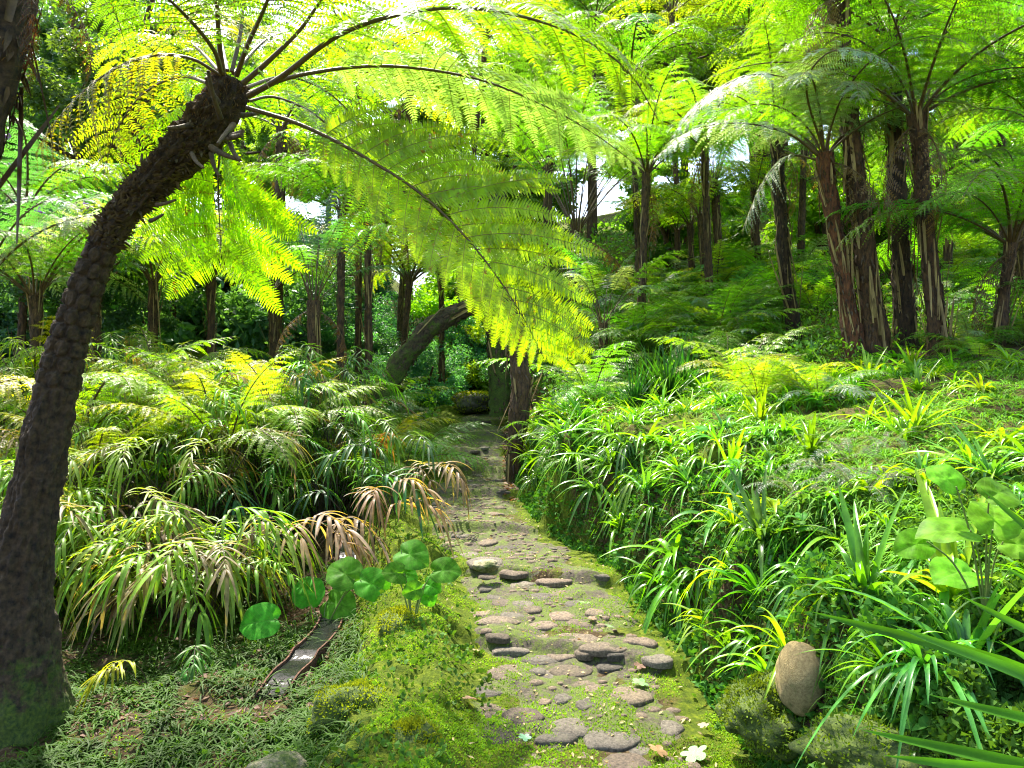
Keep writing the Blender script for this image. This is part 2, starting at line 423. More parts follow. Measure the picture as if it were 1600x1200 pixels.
def slab_mesh(name, sx, sy, th, seed, mat, n=26):
    """flat worn stone: angular outline, nearly flat top, rounded rim"""
    g = np.random.default_rng(int(seed * 10) + 3); nc = g.integers(5, 8)
    ca = np.sort(np.linspace(0, 2 * np.pi, nc, endpoint=False) + g.uniform(-.35, .35, nc)); cr = g.uniform(.82, 1.12, nc)
    cp = np.stack([np.cos(ca) * cr, np.sin(ca) * cr], 1); a = np.linspace(0, 2 * np.pi, n, endpoint=False)
    seq = np.vstack([cp, cp[:1]]); t = np.linspace(0, nc, n, endpoint=False); i0 = t.astype(int); f = (t - i0)[:, None]; o = seq[i0] * (1 - f) + seq[i0 + 1] * f
    o = (np.roll(o, 1, 0) + 2 * o + np.roll(o, -1, 0)) / 4 * (1 + .05 * vnoise(np.cos(a) * 3 + seed, np.sin(a) * 3, seed))[:, None] * [sx, sy]
    lv = [(1.0, -th), (1.02, -th * .25), (.97, -.002), (.88, .004), (.6, .006), (.3, .006)]; V = []
    for q, z in lv: V.append(np.column_stack([o * q, z + (.006 * vnoise(o[:, 0] * q * 18 + seed, o[:, 1] * q * 18, seed) if q < .99 else 0 * a)]))
    V = np.vstack(V + [[[0, 0, .006]]]); mbx = MB(); j = np.arange(n); j2 = (j + 1) % n
    mbx.v.append(V); mbx.n = len(V)
    for k in range(5): mbx.f.append((np.stack([k * n + j, k * n + j2, (k + 1) * n + j2, (k + 1) * n + j], -1), 0, True))
    mbx.f.append((np.stack([5 * n + j, 5 * n + j2, 0 * j + 6 * n], -1), 0, True))
    return mbx.mesh(name, [mat])
# path stones (parts of the path)
stones = [(805,1054,74,26),(755,1080,52,34),(800,1020,54,16),(845,1033,40,13),(890,1052,62,18),(838,1052,26,12),(845,1038,50,10),(905,1068,40,16),
 (860,1058,40,12),(895,1140,70,22),(818,1130,50,24),(958,1158,90,26),(985,1092,52,34),(885,1180,80,24),(770,1108,44,10),(775,1120,36,9),
 (870,1158,60,10),(1000,1170,46,18),(980,1195,70,30),(925,1085,30,14),(880,1098,26,11),(850,1100,20,9),(915,1110,30,14),(955,1045,40,14),
 (880,1030,44,12),(765,925,30,9),(790,945,40,13),(775,935,34,10),(845,940,34,10),(870,930,40,12),(820,950,30,10),(850,980,44,12),
 (800,967,34,14),(880,965,40,12),(830,958,30,9),(905,975,36,12),(870,905,50,8),(800,900,36,12),(765,905,30,8),(760,882,50,12),(815,918,36,9),
 (850,915,30,8),(900,950,30,9),(930,965,26,9),(760,850,30,8),(700,870,24,8),(720,840,30,6),(790,857,34,7),(735,868,30,7),(680,858,30,6),
 (905,1000,60,16),(850,992,70,14),(945,1015,60,14),(1000,1010,46,12),(750,960,40,8),(780,975,60,8),(1030,1030,50,12),(1060,1090,50,20),(820,1180,50,16),(1040,1140,50,20)]
stone_cols = [(.84,.86,.84),(.98,.90,.80),(.78,.80,.80),(1.0,.92,.78),(.70,.72,.72),(.95,.84,.76)]
def shade(c, a, b):
    k = rnd.uniform(a, b); return tuple(v * k for v in c)
def path_top(x, y):
    u_ = (x + .03 - pcx(y)) / (path_w(y) * .92)
    return float(terrain(x, y) + 0.016 + 0.020 * fbm(x * 4, y * 4, 8, 4) - 0.035 * abs(u_) ** 4)
def surf(x, y):
    u_ = np.abs((x + .03 - pcx(y)) / (path_w(y) * .92)); g_ = terrain(x, y)
    return np.where(u_ < 1, np.maximum(g_, g_ + 0.016 + 0.020 * fbm(x * 4, y * 4, 8, 4) - 0.035 * np.minimum(u_, 1.2) ** 4), g_)
placed = []
def stone_at(x, y, sx, sy, k):
    sx *= 1.15; sy *= 1.2; z = path_top(x, y); sz = .035
    me = slab_mesh('cobble', sx * 1.1, sy * 1.1, sz, k * 1.7 + .5, M['stone'])
    o = link('cobble', me, path_o, (x, y, z - .004 + .007 * rnd.random()), shade(rnd.choice(stone_cols), .38, .85))
    o.rotation_euler = (rnd.uniform(-.05, .05), rnd.uniform(-.05, .05), rnd.uniform(-.2, .2)); placed.append((x, y, max(sx, sy)))
for k, (px, py, ww, hh) in enumerate(stones):
    g = ground_hit(px, py)
    if abs(g[0] - pcx(g[1])) > path_w(g[1]) + .1: continue
    s = ww / 2400 * g[1] * 1.08
    stone_at(g[0], g[1], s, min(s * 1.1, max(s * .5, hh / 2400 * g[1] * g[1] / 1.5)), k)
k = 0; tries = 0
while k < 38 and tries < 4000:
    tries += 1
    y = rnd.uniform(3.0, 11.5); x = float(pcx(y)) + rnd.uniform(-.42, .4); s = rnd.uniform(.035, .085)
    if all((x - a) ** 2 + (y - b) ** 2 > (s + c) ** 2 * 1.15 for a, b, c in placed):
        stone_at(x, y, s, s * rnd.uniform(.6, 1), k + 100); k += 1
# risers: flat slabs edging each step, parts of the path
for si, (s, r_, sl_) in enumerate(STEPS):
    xx = -.5
    while xx < .5:
        wdt = rnd.uniform(.12, .42); xc = float(pcx(s)) + xx + wdt / 2; yy = s - sl_ * (xx + wdt / 2) + .02
        z = path_top(xc, yy + .08)
        if rnd.random() < .6:
            me = slab_mesh('step_stone', wdt * .52, rnd.uniform(.06, .10), .035, abs(si * 9 + xx) + .2, M['stone'])
            o = link('step_stone', me, path_o, (xc, yy + rnd.uniform(.02, .07), z - rnd.uniform(.014, .024)), shade(rnd.choice(stone_cols), .3, .6))
            o.rotation_euler = (0, 0, -math.atan(sl_) + rnd.uniform(-.1, .1))
        xx += wdt + .02

# ------------------------------------------------------------------ labels by landmarks
LMK = [(355, 150, 'the leaning fern crown'), (60, 900, 'the big leaning trunk'), (1240, 1025, 'the egg-shaped boulder'), (1335, 520, 'the reddish shaggy trunk'),
       (1465, 520, 'the tan-striped trunk'), (1240, 500, 'the slim black trunk'), (1122, 440, 'the thin far trunk'), (808, 650, 'the slim grey trunk by the steps'),
       (690, 510, 'the arched mossy trunk'), (480, 930, 'the round leaves by the channel'), (650, 890, 'the round leaves by the path'), (1490, 860, 'the round leaves on the bank'),
       (1030, 560, 'the tall dark iris clump'), (440, 790, 'the withered brown frond'), (530, 470, 'the pair of thin striped trunks'), (740, 1050, 'the bluish paving stone'),
       (1000, 980, 'the second step'), (900, 350, 'the vase-shaped fern'), (1590, 1110, 'the long dark strap leaves'), (500, 1010, 'the water channel'), (740, 760, 'the mossy flight of steps'),
       (1415, 500, 'the dark twin trunk'), (560, 1120, 'the mossy mound'), (860, 600, 'the leaf-strewn slope'), (1600, 620, 'the bare mossy patch'), (215, 1010, 'the yellow ribbon frond'),
       (200, 700, 'the sunlit ribbon ferns'), (1160, 700, 'the middle of the bank'), (1330, 760, 'the grey-green fern patch'), (80, 280, 'the purple-flowered shrub')]
used_labels = {}
def where(p):
    px = 800 + p[0] / p[1] * 1200; py = 600 - (p[2] - CAM[2]) / p[1] * 1200
    ds = sorted((math.hypot(px - a, py - b), a, b, n) for a, b, n in LMK)
    res = []
    for dist, a, b, n in ds[:8]:
        dx, dy = px - a, py - b
        ang = (math.degrees(math.atan2(-dy, dx)) + 360) % 360
        dn = ['right of', 'above and right of', 'above', 'above and left of', 'left of', 'below and left of', 'below', 'below and right of'][int((ang + 22.5) // 45) % 8]
        pre = 'just ' if dist < 70 else ('' if dist < 160 else 'well ')
        if pre == '' and dn == 'above': pre = 'up '
        res.append(pre + dn + ' ' + n)
    return res
def auto_label(o, lead, p, cat, group):
    for wv in where(p):
        for ad in ('',):
            l = ad + lead + ' ' + wv
            if len(l.split()) > 16: l = ' '.join(lead.split()[-3:]) + ' ' + wv
            if l not in used_labels:
                used_labels[l] = 1; return tag(o, l, cat, group)
    ws_ = where(p)
    for i_ in range(7):
        for j_ in range(i_ + 1, 8):
            for ld in (lead, ' '.join(lead.split()[-2:]), lead.split()[-1]):
                l = ld + ' ' + ws_[i_] + ', ' + ws_[j_]
                if len(l.split()) <= 16 and l not in used_labels:
                    used_labels[l] = 1; return tag(o, l, cat, group)
    return tag(o, lead + ' ' + where(p)[0], cat, group)

# ------------------------------------------------------------------ fern fronds
def frond_mesh(name, pts, up, npin=20, pinl=.35, nple=14, t0=.15, rr=.012, sweep=(8, 50), droop=.25, grav=.12, mats=None, seed=0,
               miss=0.0, side_scale=(1, 1), fill=.60, profile=None, wig=.10, seg=40, wfrac=.78, curl=.15, up2=None):
    g = np.random.default_rng(seed + 5)
    p = resample(pts, seg); T = tangents(p); upv = np.zeros((seg, 3)) + np.asarray(up, float)
    if up2 is not None: upv = upv + (np.asarray(up2, float) - upv) * np.linspace(0, 1, seg)[:, None]
    S = nrm(np.cross(T, upv)); Nn = np.cross(S, T)
    mbx = MB(); tube(mbx, p, np.linspace(rr, rr * .12, seg), 6, 1)
    s_len = np.linalg.norm(np.diff(p, axis=0), axis=1).sum()
    t = np.linspace(t0, .985, npin); gap = (t[1] - t[0]) * s_len
    if profile is None: prof = np.interp(t, [t0, t0 + .12, .45, .75, .92, 1], [.45, .8, 1.0, .72, .32, .10])
    else: prof = np.interp(t, *profile)
    idx = t * (seg - 1); Bp = np.stack([np.interp(idx, np.arange(seg), p[:, k]) for k in range(3)], 1)
    ii = np.clip(idx.round().astype(int), 0, seg - 1)
    K = 9; s = np.linspace(0, 1, K)
    allP, allN, allL = [], [], []
    for sd in (0, 1):
        sg = (1, -1)[sd]
        a = np.radians(sweep[0] + (sweep[1] - sweep[0]) * ((t - t0) / (1 - t0)) ** 1.6 + g.normal(0, 5, npin))
        tt, ss, nn = T[ii], S[ii] * sg, Nn[ii]
        dirv = ss * np.cos(a)[:, None] + tt * np.sin(a)[:, None] + nn * (0.22 + g.normal(0, .08, npin))[:, None]
        ln = pinl * prof * side_scale[sd] * g.uniform(.88, 1.08, npin)
        pin = Bp[:, None] + ln[:, None, None] * (dirv[:, None] * s[None, :, None] - nn[:, None] * ((droop + .22) * s ** 2)[None, :, None]
              + tt[:, None] * (.16 * s ** 2)[None, :, None] + np.array([0, 0, -1.]) * (grav * s ** 2)[None, :, None])
        pin = pin + (g.normal(0, wig, (npin, 1, 3)) * ln[:, None, None] * (s ** 2)[None, :, None])
        keep = g.random(npin) >= miss
        allP.append(pin[keep]); allN.append(nn[keep]); allL.append(ln[keep])
    Pn = np.vstack(allP); Ns = np.vstack(allN); Ls = np.concatenate(allL); n = len(Pn)
    tubes3(mbx, Pn, np.full(n, rr * .22) * (Ls / pinl) ** .5, 2)
    u = np.linspace(.05, .985, nple); q = u * (K - 1); q0 = np.clip(np.floor(q).astype(int), 0, K - 2); fr = (q - q0)[None, :, None]
    Bq = Pn[:, q0] * (1 - fr) + Pn[:, q0 + 1] * fr
    Tq = nrm(Pn[:, q0 + 1] - Pn[:, q0]); Sq = nrm(np.cross(Tq, Ns[:, None])); Nq = np.cross(Sq, Tq)
    pl = gap * fill * np.interp(u, [0, .08, .5, .85, 1], [.75, 1, .92, .55, .15])[None] * np.minimum(1, (Ls / pinl) * 1.6)[:, None]
    wdt = (Ls / nple * wfrac)[:, None] + pl * 0
    Vs = []
    for sg in (1, -1):
        L_ = (pl * g.uniform(.85, 1.1, pl.shape))[..., None]; W_ = (wdt)[..., None]
        lift = g.normal(0, .20, pl.shape)[..., None] + g.normal(0, .16, (len(pl), 1, 1))
        d = nrm(Sq * sg + Tq * .32 + Nq * lift)
        b0 = Bq - Tq * W_ * .45; b1 = Bq + Tq * W_ * .45
        mid = Bq + d * L_ * .55 - Nq * L_ * curl * .2
        m0 = mid - Tq * W_ * .40; m1 = mid + Tq * W_ * .40
        tip = Bq + d * L_ + Tq * W_ * .3 - Nq * L_ * curl
        Vs.append(np.stack([b0, b1, m1, m0, tip], 2).reshape(-1, 3))
    Vv = np.vstack(Vs); cnt = len(Vv) // 5; b = np.arange(cnt)[:, None] * 5
    mbx.add(Vv, b + np.array([[0, 1, 2, 3]]), 0, False)
    mbx.f.append((mbx.n - len(Vv) + b + np.array([[3, 2, 4]]), 0, False))
    return mbx.mesh(name, mats or [M['leaf'], M['stalk'], M['midrib']])

def arc_pts(el0, el1, L=1.0, n=12, pw=1.0):
    e = np.radians(el0 + (el1 - el0) * np.linspace(0, 1, n) ** pw)
    d = np.stack([np.cos(e), 0 * e, np.sin(e)], 1) * (L / n)
    return np.vstack([[0, 0, 0], np.cumsum(d, 0)])

# generic fronds, length 1, out along +X
TREE_FR = [frond_mesh('frond', arc_pts(a, b, 1, 12, pw), (0, 0, 1), 24, .20, 18, t0=.14, rr=.0075, seed=k, droop=.22, grav=.2, miss=.03)
           for k, (a, b, pw) in enumerate([(55, -35, 1), (48, -20, 1.1), (62, -50, .9), (40, -45, 1.2), (52, -5, 1.3)])]
FAR_FR = [frond_mesh('frond', arc_pts(a, b, 1, 12, 1), (0, 0, 1), 18, .22, 9, t0=.12, rr=.008, seed=20 + k, droop=.22, grav=.2) for k, (a, b) in enumerate([(55, -30), (45, -45), (65, -10)])]
VASE_FR = [frond_mesh('frond', arc_pts(a, b, 1, 12, 1.6), (0, 0, 1), 20, .17, 14, t0=.42, rr=.0042, seed=30 + k, droop=.25, grav=.15, wfrac=.8) for k, (a, b) in enumerate([(76, 15), (68, -5), (82, 40)])]
LOW_FR = [frond_mesh('frond', arc_pts(a, b, 1, 12, 1), (0, 0, 1), 20, .21, 12, t0=.10, rr=.006, seed=40 + k, droop=.2, grav=.1) for k, (a, b) in enumerate([(60, -25), (45, -35), (70, 0)])]
SWORD_FR = [frond_mesh('frond', arc_pts(a, b, 1, 12, 1), (0, 0, 1), 34, .10, 5, t0=.08, rr=.005, seed=50 + k, droop=.1, grav=.05, sweep=(4, 30), fill=.5) for k, (a, b) in enumerate([(60, -50), (50, -70)])]

LIME, GREEN, DEEP, SILVER, YELLOW, TEAL, BROWN, GOLD = (.17, .35, .015), (.10, .27, .02), (.06, .17, .02), (.22, .34, .23), (.28, .38, .02), (.06, .19, .10), (.15, .09, .045), (.30, .31, .02)
BR = (.24, .42, .012)
def jit(c, a=.18):
    k = rnd.uniform(1 - a, 1 + a); return tuple(max(0, v * k * rnd.uniform(1 - a * .5, 1 + a * .5)) for v in c)

def add_fronds(root, top, kinds, n, L, cols, el=(-8, 12), az0=None, azr=360, lr=.25):
    a0 = rnd.uniform(0, 360) if az0 is None else az0
    for k in range(n):
        me = rnd.choice(kinds); o = link('frond', me, root)
        az = R(a0 + azr * (k + rnd.uniform(-.35, .35)) / n); s = L * rnd.uniform(1 - lr, 1 + lr * .5)
        o.location = tuple(np.asarray(top) + np.array([math.cos(az), math.sin(az), 0]) * .05)
        o.rotation_euler = Euler((rnd.uniform(-.2, .2), -R(rnd.uniform(*el)), az), 'XYZ')
        o.scale = (s, s * rnd.uniform(.85, 1.15), s); o.color = (*jit(rnd.choice(cols)), 1)

# ------------------------------------------------------------------ trunks
def trunk_mb(pts, radii, seed, seg=22, rings=None, bark=.12, strips=0, strip_len=(.15, .5), fuzz=0, smat=1, lump=1.0):
    Ltot = np.linalg.norm(np.diff(np.asarray(pts), axis=0), axis=1).sum()
    rings = rings or int(np.clip(Ltot / .03, 30, 150))
    p = resample(pts, rings); rad = np.interp(np.linspace(0, 1, rings), np.linspace(0, 1, len(radii)), radii)
    T, S, B = ring_frames(p); a = np.linspace(0, 2 * np.pi, seg, endpoint=False)
    v = np.linspace(0, Ltot, rings)[:, None] + 0 * a[None]; aa = a[None] + 0 * v
    r0 = rad.mean()
    nz = fbm(np.cos(aa) * 2.2 + seed, np.sin(aa) * 2.2, v * 5 / max(r0 * 8, .4), 4) * bark + bark * .8 * vnoise(np.cos(aa) * 6 + seed, np.sin(aa) * 6, v * 14)
    nz += bark * .9 * lump * vnoise(v * 3 + seed, np.cos(aa) + seed)
    rr = rad[:, None] * (1 + nz)
    V = p[:, None] + rr[..., None] * (S[:, None] * np.cos(aa)[..., None] + B[:, None] * np.sin(aa)[..., None])
    i = np.arange(rings - 1)[:, None] * seg; j = np.arange(seg)[None]; j2 = (j + 1) % seg
    mbx = MB(); mbx.add(V, np.stack([i + j, i + j2, i + seg + j2, i + seg + j], -1).reshape(-1, 4), 0)
    mbx.add(V[-1], np.arange(seg)[None], 0)
    g = np.random.default_rng(seed)
    if strips:
        k = g.integers(0, rings - 4, strips); an = g.uniform(0, 2 * np.pi, strips)
        out = S[k] * np.cos(an)[:, None] + B[k] * np.sin(an)[:, None]
        base = p[k] + out * (rad[k] * 1.02)[:, None]
        dirn = nrm(T[k] * g.choice([1, 1, -1], strips)[:, None] + out * g.uniform(.0, .22, strips)[:, None] + g.normal(0, .06, (strips, 3)))
        ribbons(mbx, base, dirn, g.uniform(*strip_len, strips) * 1.4, g.uniform(.14, .42, strips) * r0, g.uniform(0, .05, strips), 5, smat, .5, up=out, prof=np.array([.8, 1, .95, .9, .7, .3]))
        fl = int(Ltot * 120); k = g.integers(0, rings - 1, fl); an = g.uniform(0, 2 * np.pi, fl)
        out = S[k] * np.cos(an)[:, None] + B[k] * np.sin(an)[:, None]
        ribbons(mbx, p[k] + out * (rad[k] * .98)[:, None], nrm(T[k] * g.choice([1, -1], fl)[:, None] + out * g.uniform(.05, .8, fl)[:, None] + g.normal(0, .2, (fl, 3))), g.uniform(.03, .12, fl), g.uniform(.10, .34, fl) * r0, .1, 3, 3, .5, up=out)
    if fuzz:
        k = (rings * (1 - g.random(fuzz) ** 1.5 * .35)).astype(int).clip(0, rings - 1); an = g.uniform(0, 2 * np.pi, fuzz)
        out = S[k] * np.cos(an)[:, None] + B[k] * np.sin(an)[:, None]
        ribbons(mbx, p[k] + out * (rad[k] * .95)[:, None], nrm(out + T[k] * g.uniform(-.3, 1.2, (fuzz, 1)) + g.normal(0, .4, (fuzz, 3))),
                g.uniform(.03, .09, fuzz), .004, .3, 2, 2, .3)
    return mbx, p

def tree_fern(base_px, crown_px, rpx, label, L=2.0, n=14, cols=(LIME, GREEN), kinds=None, mid=None, bark=(1, 1, 1), strips=30, Yc=None, el=(-8, 14), skirt=5, Yb=None, group=None, dead=2):
    g = ground_hit(*base_px) if Yb is None else P(base_px[0], base_px[1], Yb)
    if Yb is not None: g[2] = float(terrain(g[0], g[1], False))
    Yc = Yc or g[1]; top = P(crown_px[0], crown_px[1], Yc)
    pts = [g - np.array([0, 0, .12]), g + np.array([0, 0, .05])]
    if mid: pts += [P(a, b, g[1] + (Yc - g[1]) * q) for a, b, q in mid]
    pts.append(top)
    r = rpx / 1200 * g[1] * .67
    root = link('tree_fern', None, None, g); tag(root, label, 'tree fern', group or 'tree ferns of the grove')
    loc = np.asarray(g)
    mbx, _ = trunk_mb([q - loc for q in pts], [r * 1.35, r * 1.15, r, r * .92, r * .95, r * 1.08], abs(int(base_px[0])), strips=strips, fuzz=120)
    o = link('trunk', mbx.mesh('trunk', [M['barkfar'], M['strip'], M['fibre'], M['flake']]), root, col=bark)
    add_fronds(root, top - loc, kinds or TREE_FR, n, L, cols, el)
    if dead:
        for k in range(dead):
            o = link('dead_frond', rnd.choice(FAR_FR), root, col=jit(BROWN)); s = L * .6
            o.location = tuple(top - loc - np.array([0, 0, .1])); o.scale = (s, s * .5, s)
            o.rotation_euler = (0, R(rnd.uniform(70, 100)), R(rnd.uniform(0, 360)))
    return root

# ------------------------------------------------------------------ hero leaning tree fern
Yh = 3.9
tb = P(38, 1090, Yh); tb[2] = float(terrain(tb[0], tb[1], False)) - .03
cl = [(20, 1150, 3.9), (28, 1050, 3.9), (34, 920, 3.92), (52, 790, 3.95), (90, 600, 4.0), (130, 460, 4.0), (180, 350, 4.0), (236, 288, 4.0), (294, 228, 4.0), (345, 165, 4.0), (362, 125, 4.0)]
rp = [88, 58, 41, 36, 29, 22, 20.5, 23, 28, 31, 25]
hp = np.array([P(*c) for c in cl]); hr = np.array([r * c[2] / 1200 for r, c in zip(rp, cl)])
seg, rings = 110, 420
p = resample(hp, rings)
sarc = np.r_[0, np.cumsum(np.linalg.norm(np.diff(hp, axis=0), axis=1))]; Lh = np.linalg.norm(np.diff(p, axis=0), axis=1).sum()
v = np.linspace(0, 1, rings); rad = np.interp(v, sarc / sarc[-1], hr)
T, S, B = ring_frames(p); a = np.linspace(0, 2 * np.pi, seg, endpoint=False)
vv = (v * Lh)[:, None] + 0 * a[None]; aa = a[None] + 0 * vv
rowf = vv / .085; row = np.floor(rowf); colf = aa * 7 / (2 * np.pi) + .5 * (row % 2)
la = colf - np.floor(colf) - .5; lb = rowf - row - .5
q = np.sqrt((la / .46) ** 2 + (lb / .50) ** 2)
q = q + .16 * fbm(np.cos(aa) * 8, np.sin(aa) * 8, vv * 20, 3); rnd_h = _h(row.astype(np.int64), np.floor(colf).astype(np.int64), np.zeros_like(row, dtype=np.int64))
scar = (.004 + .006 * rnd_h) * (1 - sstep(.7, 1.0, q)) + .006 * np.exp(-((q - .80) / .09) ** 2) - .011 * sstep(.9, 1.15, q) + .004 * np.exp(-(q / .3) ** 2)
ws = (sstep(.43, .52, v) * (1 - sstep(.72, .80, v)))[:, None]
n1 = fbm(np.cos(aa) * 3, np.sin(aa) * 3, vv * 6, 5)
n2 = fbm(np.cos(aa) * 9, np.sin(aa) * 9, vv * 22, 3)
dr = ws * (scar + .004 * n2) + (1 - ws) * (.012 * n1 + .010 * n2 + .006 * fbm(np.cos(aa) * 16, np.sin(aa) * 16, vv * 26, 2)) + .006 * n1
dr += sstep(.74, .84, v)[:, None] * (.014 * np.abs(n2) + .012 * vnoise(np.cos(aa) * 14, np.sin(aa) * 14, vv * 40))
flare = (1 - sstep(0, .10, v))[:, None] * .03 * np.cos(aa * 5 + 1)
rr = rad[:, None] + dr + flare
Vh = p[:, None] + rr[..., None] * (S[:, None] * np.cos(aa)[..., None] + B[:, None] * np.sin(aa)[..., None])
hero = link('leaning_tree_fern', None, None, tb)
tag(hero, 'large leaning tree fern with scaly trunk arching in from the left over the channel', 'tree fern')
i = np.arange(rings - 1)[:, None] * seg; j = np.arange(seg)[None]; j2 = (j + 1) % seg
mb = MB(); mb.add(Vh - tb, np.stack([i + j, i + j2, i + seg + j2, i + seg + j], -1).reshape(-1, 4)); mb.add(Vh[-1] - tb, np.arange(seg)[None])
g = np.random.default_rng(3); nf = 1500
kk = (rings * (1 - g.random(nf) ** 1.3 * .13)).astype(int).clip(0, rings - 1); an = g.uniform(0, 2 * np.pi, nf)
out = S[kk] * np.cos(an)[:, None] + B[kk] * np.sin(an)[:, None]
ribbons(mb, p[kk] - tb + out * (rad[kk] * .97)[:, None], nrm(out * .8 + T[kk] * g.uniform(-.2, 1.0, (nf, 1)) + g.normal(0, .5, (nf, 3))), g.uniform(.015, .05, nf), .003, .3, 2, 1, .3)
nf = 1100   # rough scales below the crown
kk = (rings * g.uniform(.70, .93, nf)).astype(int); an = g.uniform(0, 2 * np.pi, nf)
out = S[kk] * np.cos(an)[:, None] + B[kk] * np.sin(an)[:, None]
ribbons(mb, p[kk] - tb + out * (rad[kk] * .98)[:, None], nrm(out * .6 + T[kk] * g.uniform(.2, 1.0, (nf, 1)) + g.normal(0, .35, (nf, 3))), g.uniform(.025, .06, nf), g.uniform(.012, .03, nf), .1, 3, 2, .6)
M['scale'] = plain_mat('bark_scale', (0.045, 0.032, 0.016), (0.16, 0.12, 0.06), 25, 0.85)
link('trunk', mb.mesh('trunk', [M['bark'], M['fibre'], M['scale']]), hero)
M['stub'] = plain_mat('frond_stub', (0.025, 0.016, 0.008), (0.13, 0.085, 0.035), 30, 0.7, 0.6)
# cut frond stubs near the crown
stubs = [((300, 195), (262, 200), .016, -.1), ((330, 230), (375, 250), .018, -.15), ((350, 215), (380, 205), .02, -.25), ((345, 185), (325, 110), .016, -.22),
         ((365, 195), (340, 225), .016, -.28), ((330, 240), (342, 275), .014, -.1), ((355, 215), (378, 210), .02, -.3), ((360, 225), (375, 250), .015, -.2),
         ((245, 320), (275, 312), .012, -.05), ((235, 345), (255, 335), .012, -.1), ((340, 160), (322, 120), .018, -.15), ((375, 180), (410, 175), .014, .1), ((300, 240), (318, 262), .013, -.2), ((225, 262), (222, 240), .010, 0)]
for a_, b_, r_, dz in stubs:
    A = P(*a_, Yh + .02 - abs(dz) * .3); Bq = P(*b_, Yh + dz)
    mb = MB(); tube(mb, resample([A - tb, (A + Bq) / 2 - tb + np.array([0, -.015, -.01]), Bq - tb], 8), np.linspace(r_ * 1.0, r_ * .5, 8), 8, 0)
    link('frond_stub', mb.mesh('frond_stub', [M['stub']]), hero)

HM = [M['leaf_hero'], M['stalk'], M['midrib']]
def hero_frond(px, up, col, mats=None, **kw):
    pts = [P(*c) - tb for c in px]
    o = link('frond', frond_mesh('frond', pts, up, mats=mats or HM, **kw), hero, col=col); return o
PR3 = ([.18, .3, .5, .7, .85, 1], [.75, .9, 1.0, .9, .62, .2])
hero_frond([(385, 168, 3.9), (470, 195, 3.85), (560, 240, 3.8), (650, 297, 3.75), (720, 362, 3.72), (775, 430, 3.72), (820, 500, 3.75), (850, 560, 3.8)], (.1, -1, .30), BR,
           npin=22, pinl=.60, nple=44, t0=.22, rr=.013, seed=101, droop=.05, grav=.10, sweep=(24, 48), fill=1.15, wfrac=1.08, profile=([.22, .36, .55, .8, .93, 1], [.62, .85, 1.0, .85, .5, .2]), wig=.04, seg=60, side_scale=(.48, 1))
hero_frond([(388, 150, 3.9), (440, 120, 3.75), (520, 60, 3.6), (600, 28, 3.5), (700, 12, 3.45), (800, 22, 3.45), (900, 55, 3.5), (980, 110, 3.6), (1030, 190, 3.7)], (0, -.25, 1), LIME,
           npin=24, pinl=.50, nple=32, t0=.25, rr=.016, seed=102, droop=.2, grav=.12, fill=1.0, wfrac=.95, wig=.08, seg=60)
hero_frond([(390, 145, 3.9), (470, 117, 3.95), (600, 103, 4.0), (740, 122, 4.05), (850, 165, 4.15), (930, 210, 4.2), (1000, 262, 4.3)], (0, .1, 1), (.22, .38, .20), mats=[M['leaf_silver'], M['stalk'], M['midrib']],  # sky reflection on the frond is put into its grey-green colour
           npin=26, pinl=.42, nple=32, t0=.22, rr=.012, seed=103, droop=.2, grav=.08, fill=1.0, wfrac=1.0, wig=.06, seg=60)
hero_frond([(388, 158, 3.95), (430, 152, 4.1), (490, 178, 4.3), (540, 225, 4.45), (580, 290, 4.55), (610, 370, 4.6)], (.3, -.6, .6), LIME,
           npin=18, pinl=.45, nple=26, t0=.18, rr=.009, fill=.8, seed=104, droop=.2, grav=.25, seg=50)
hero_frond([(355, 205, 4.0), (345, 235, 4.15), (341, 275, 4.3), (342, 325, 4.4), (344, 365, 4.5), (345, 398, 4.55)], (0, -1, .12), BR,
           npin=13, pinl=.50, nple=34, t0=.14, rr=.009, seed=105, droop=.06, grav=.13, sweep=(-14, 30), fill=1.9, wfrac=.9, wig=.04, seg=50,
           profile=([.1, .3, .6, .85, 1], [.85, 1, 1, .95, .75]))
hero_frond([(345, 118, 3.9), (300, 92, 3.8), (245, 86, 3.75), (190, 102, 3.7), (140, 135, 3.65), (95, 180, 3.6), (55, 240, 3.6)], (0, -.2, 1), GOLD,
           npin=18, pinl=.36, nple=22, t0=.2, rr=.009, seed=106, droop=.5, grav=.9, wig=.05, seg=50)
hero_frond([(345, 112, 3.85), (335, 80, 3.6), (300, 35, 3.3), (240, -20, 3.0), (150, -70, 2.7)], (0, -.3, 1), LIME, npin=22, pinl=.42, nple=20, t0=.3, rr=.014, seed=107, droop=.2, grav=.3)
hero_frond([(348, 115, 3.9), (342, 60, 3.75), (338, -10, 3.55), (336, -90, 3.3), (320, -170, 3.0)], (0, -.3, 1), GREEN, npin=22, pinl=.42, nple=20, t0=.3, rr=.015, seed=108, droop=.2, grav=.3)
hero_frond([(362, 112, 3.95), (375, 55, 4.0), (382, -10, 4.1), (390, -70, 4.3), (400, -100, 4.6)], (0, .3, 1), LIME, npin=22, pinl=.42, nple=20, t0=.3, rr=.012, seed=109, droop=.2, grav=.3)
hero_frond([(370, 118, 3.85), (385, 75, 3.7), (410, 20, 3.5), (440, -50, 3.2), (480, -110, 2.9)], (0, -.3, 1), LIME, npin=22, pinl=.42, nple=20, t0=.35, rr=.014, seed=110, droop=.2, grav=.3)
hero_frond([(380, 130, 3.85), (420, 95, 3.8), (470, 45, 3.75), (520, -20, 3.6), (600, -70, 3.5)], (0, -.1, 1), LIME, npin=22, pinl=.45, nple=20, t0=.3, rr=.015, seed=111, droop=.2, grav=.3)
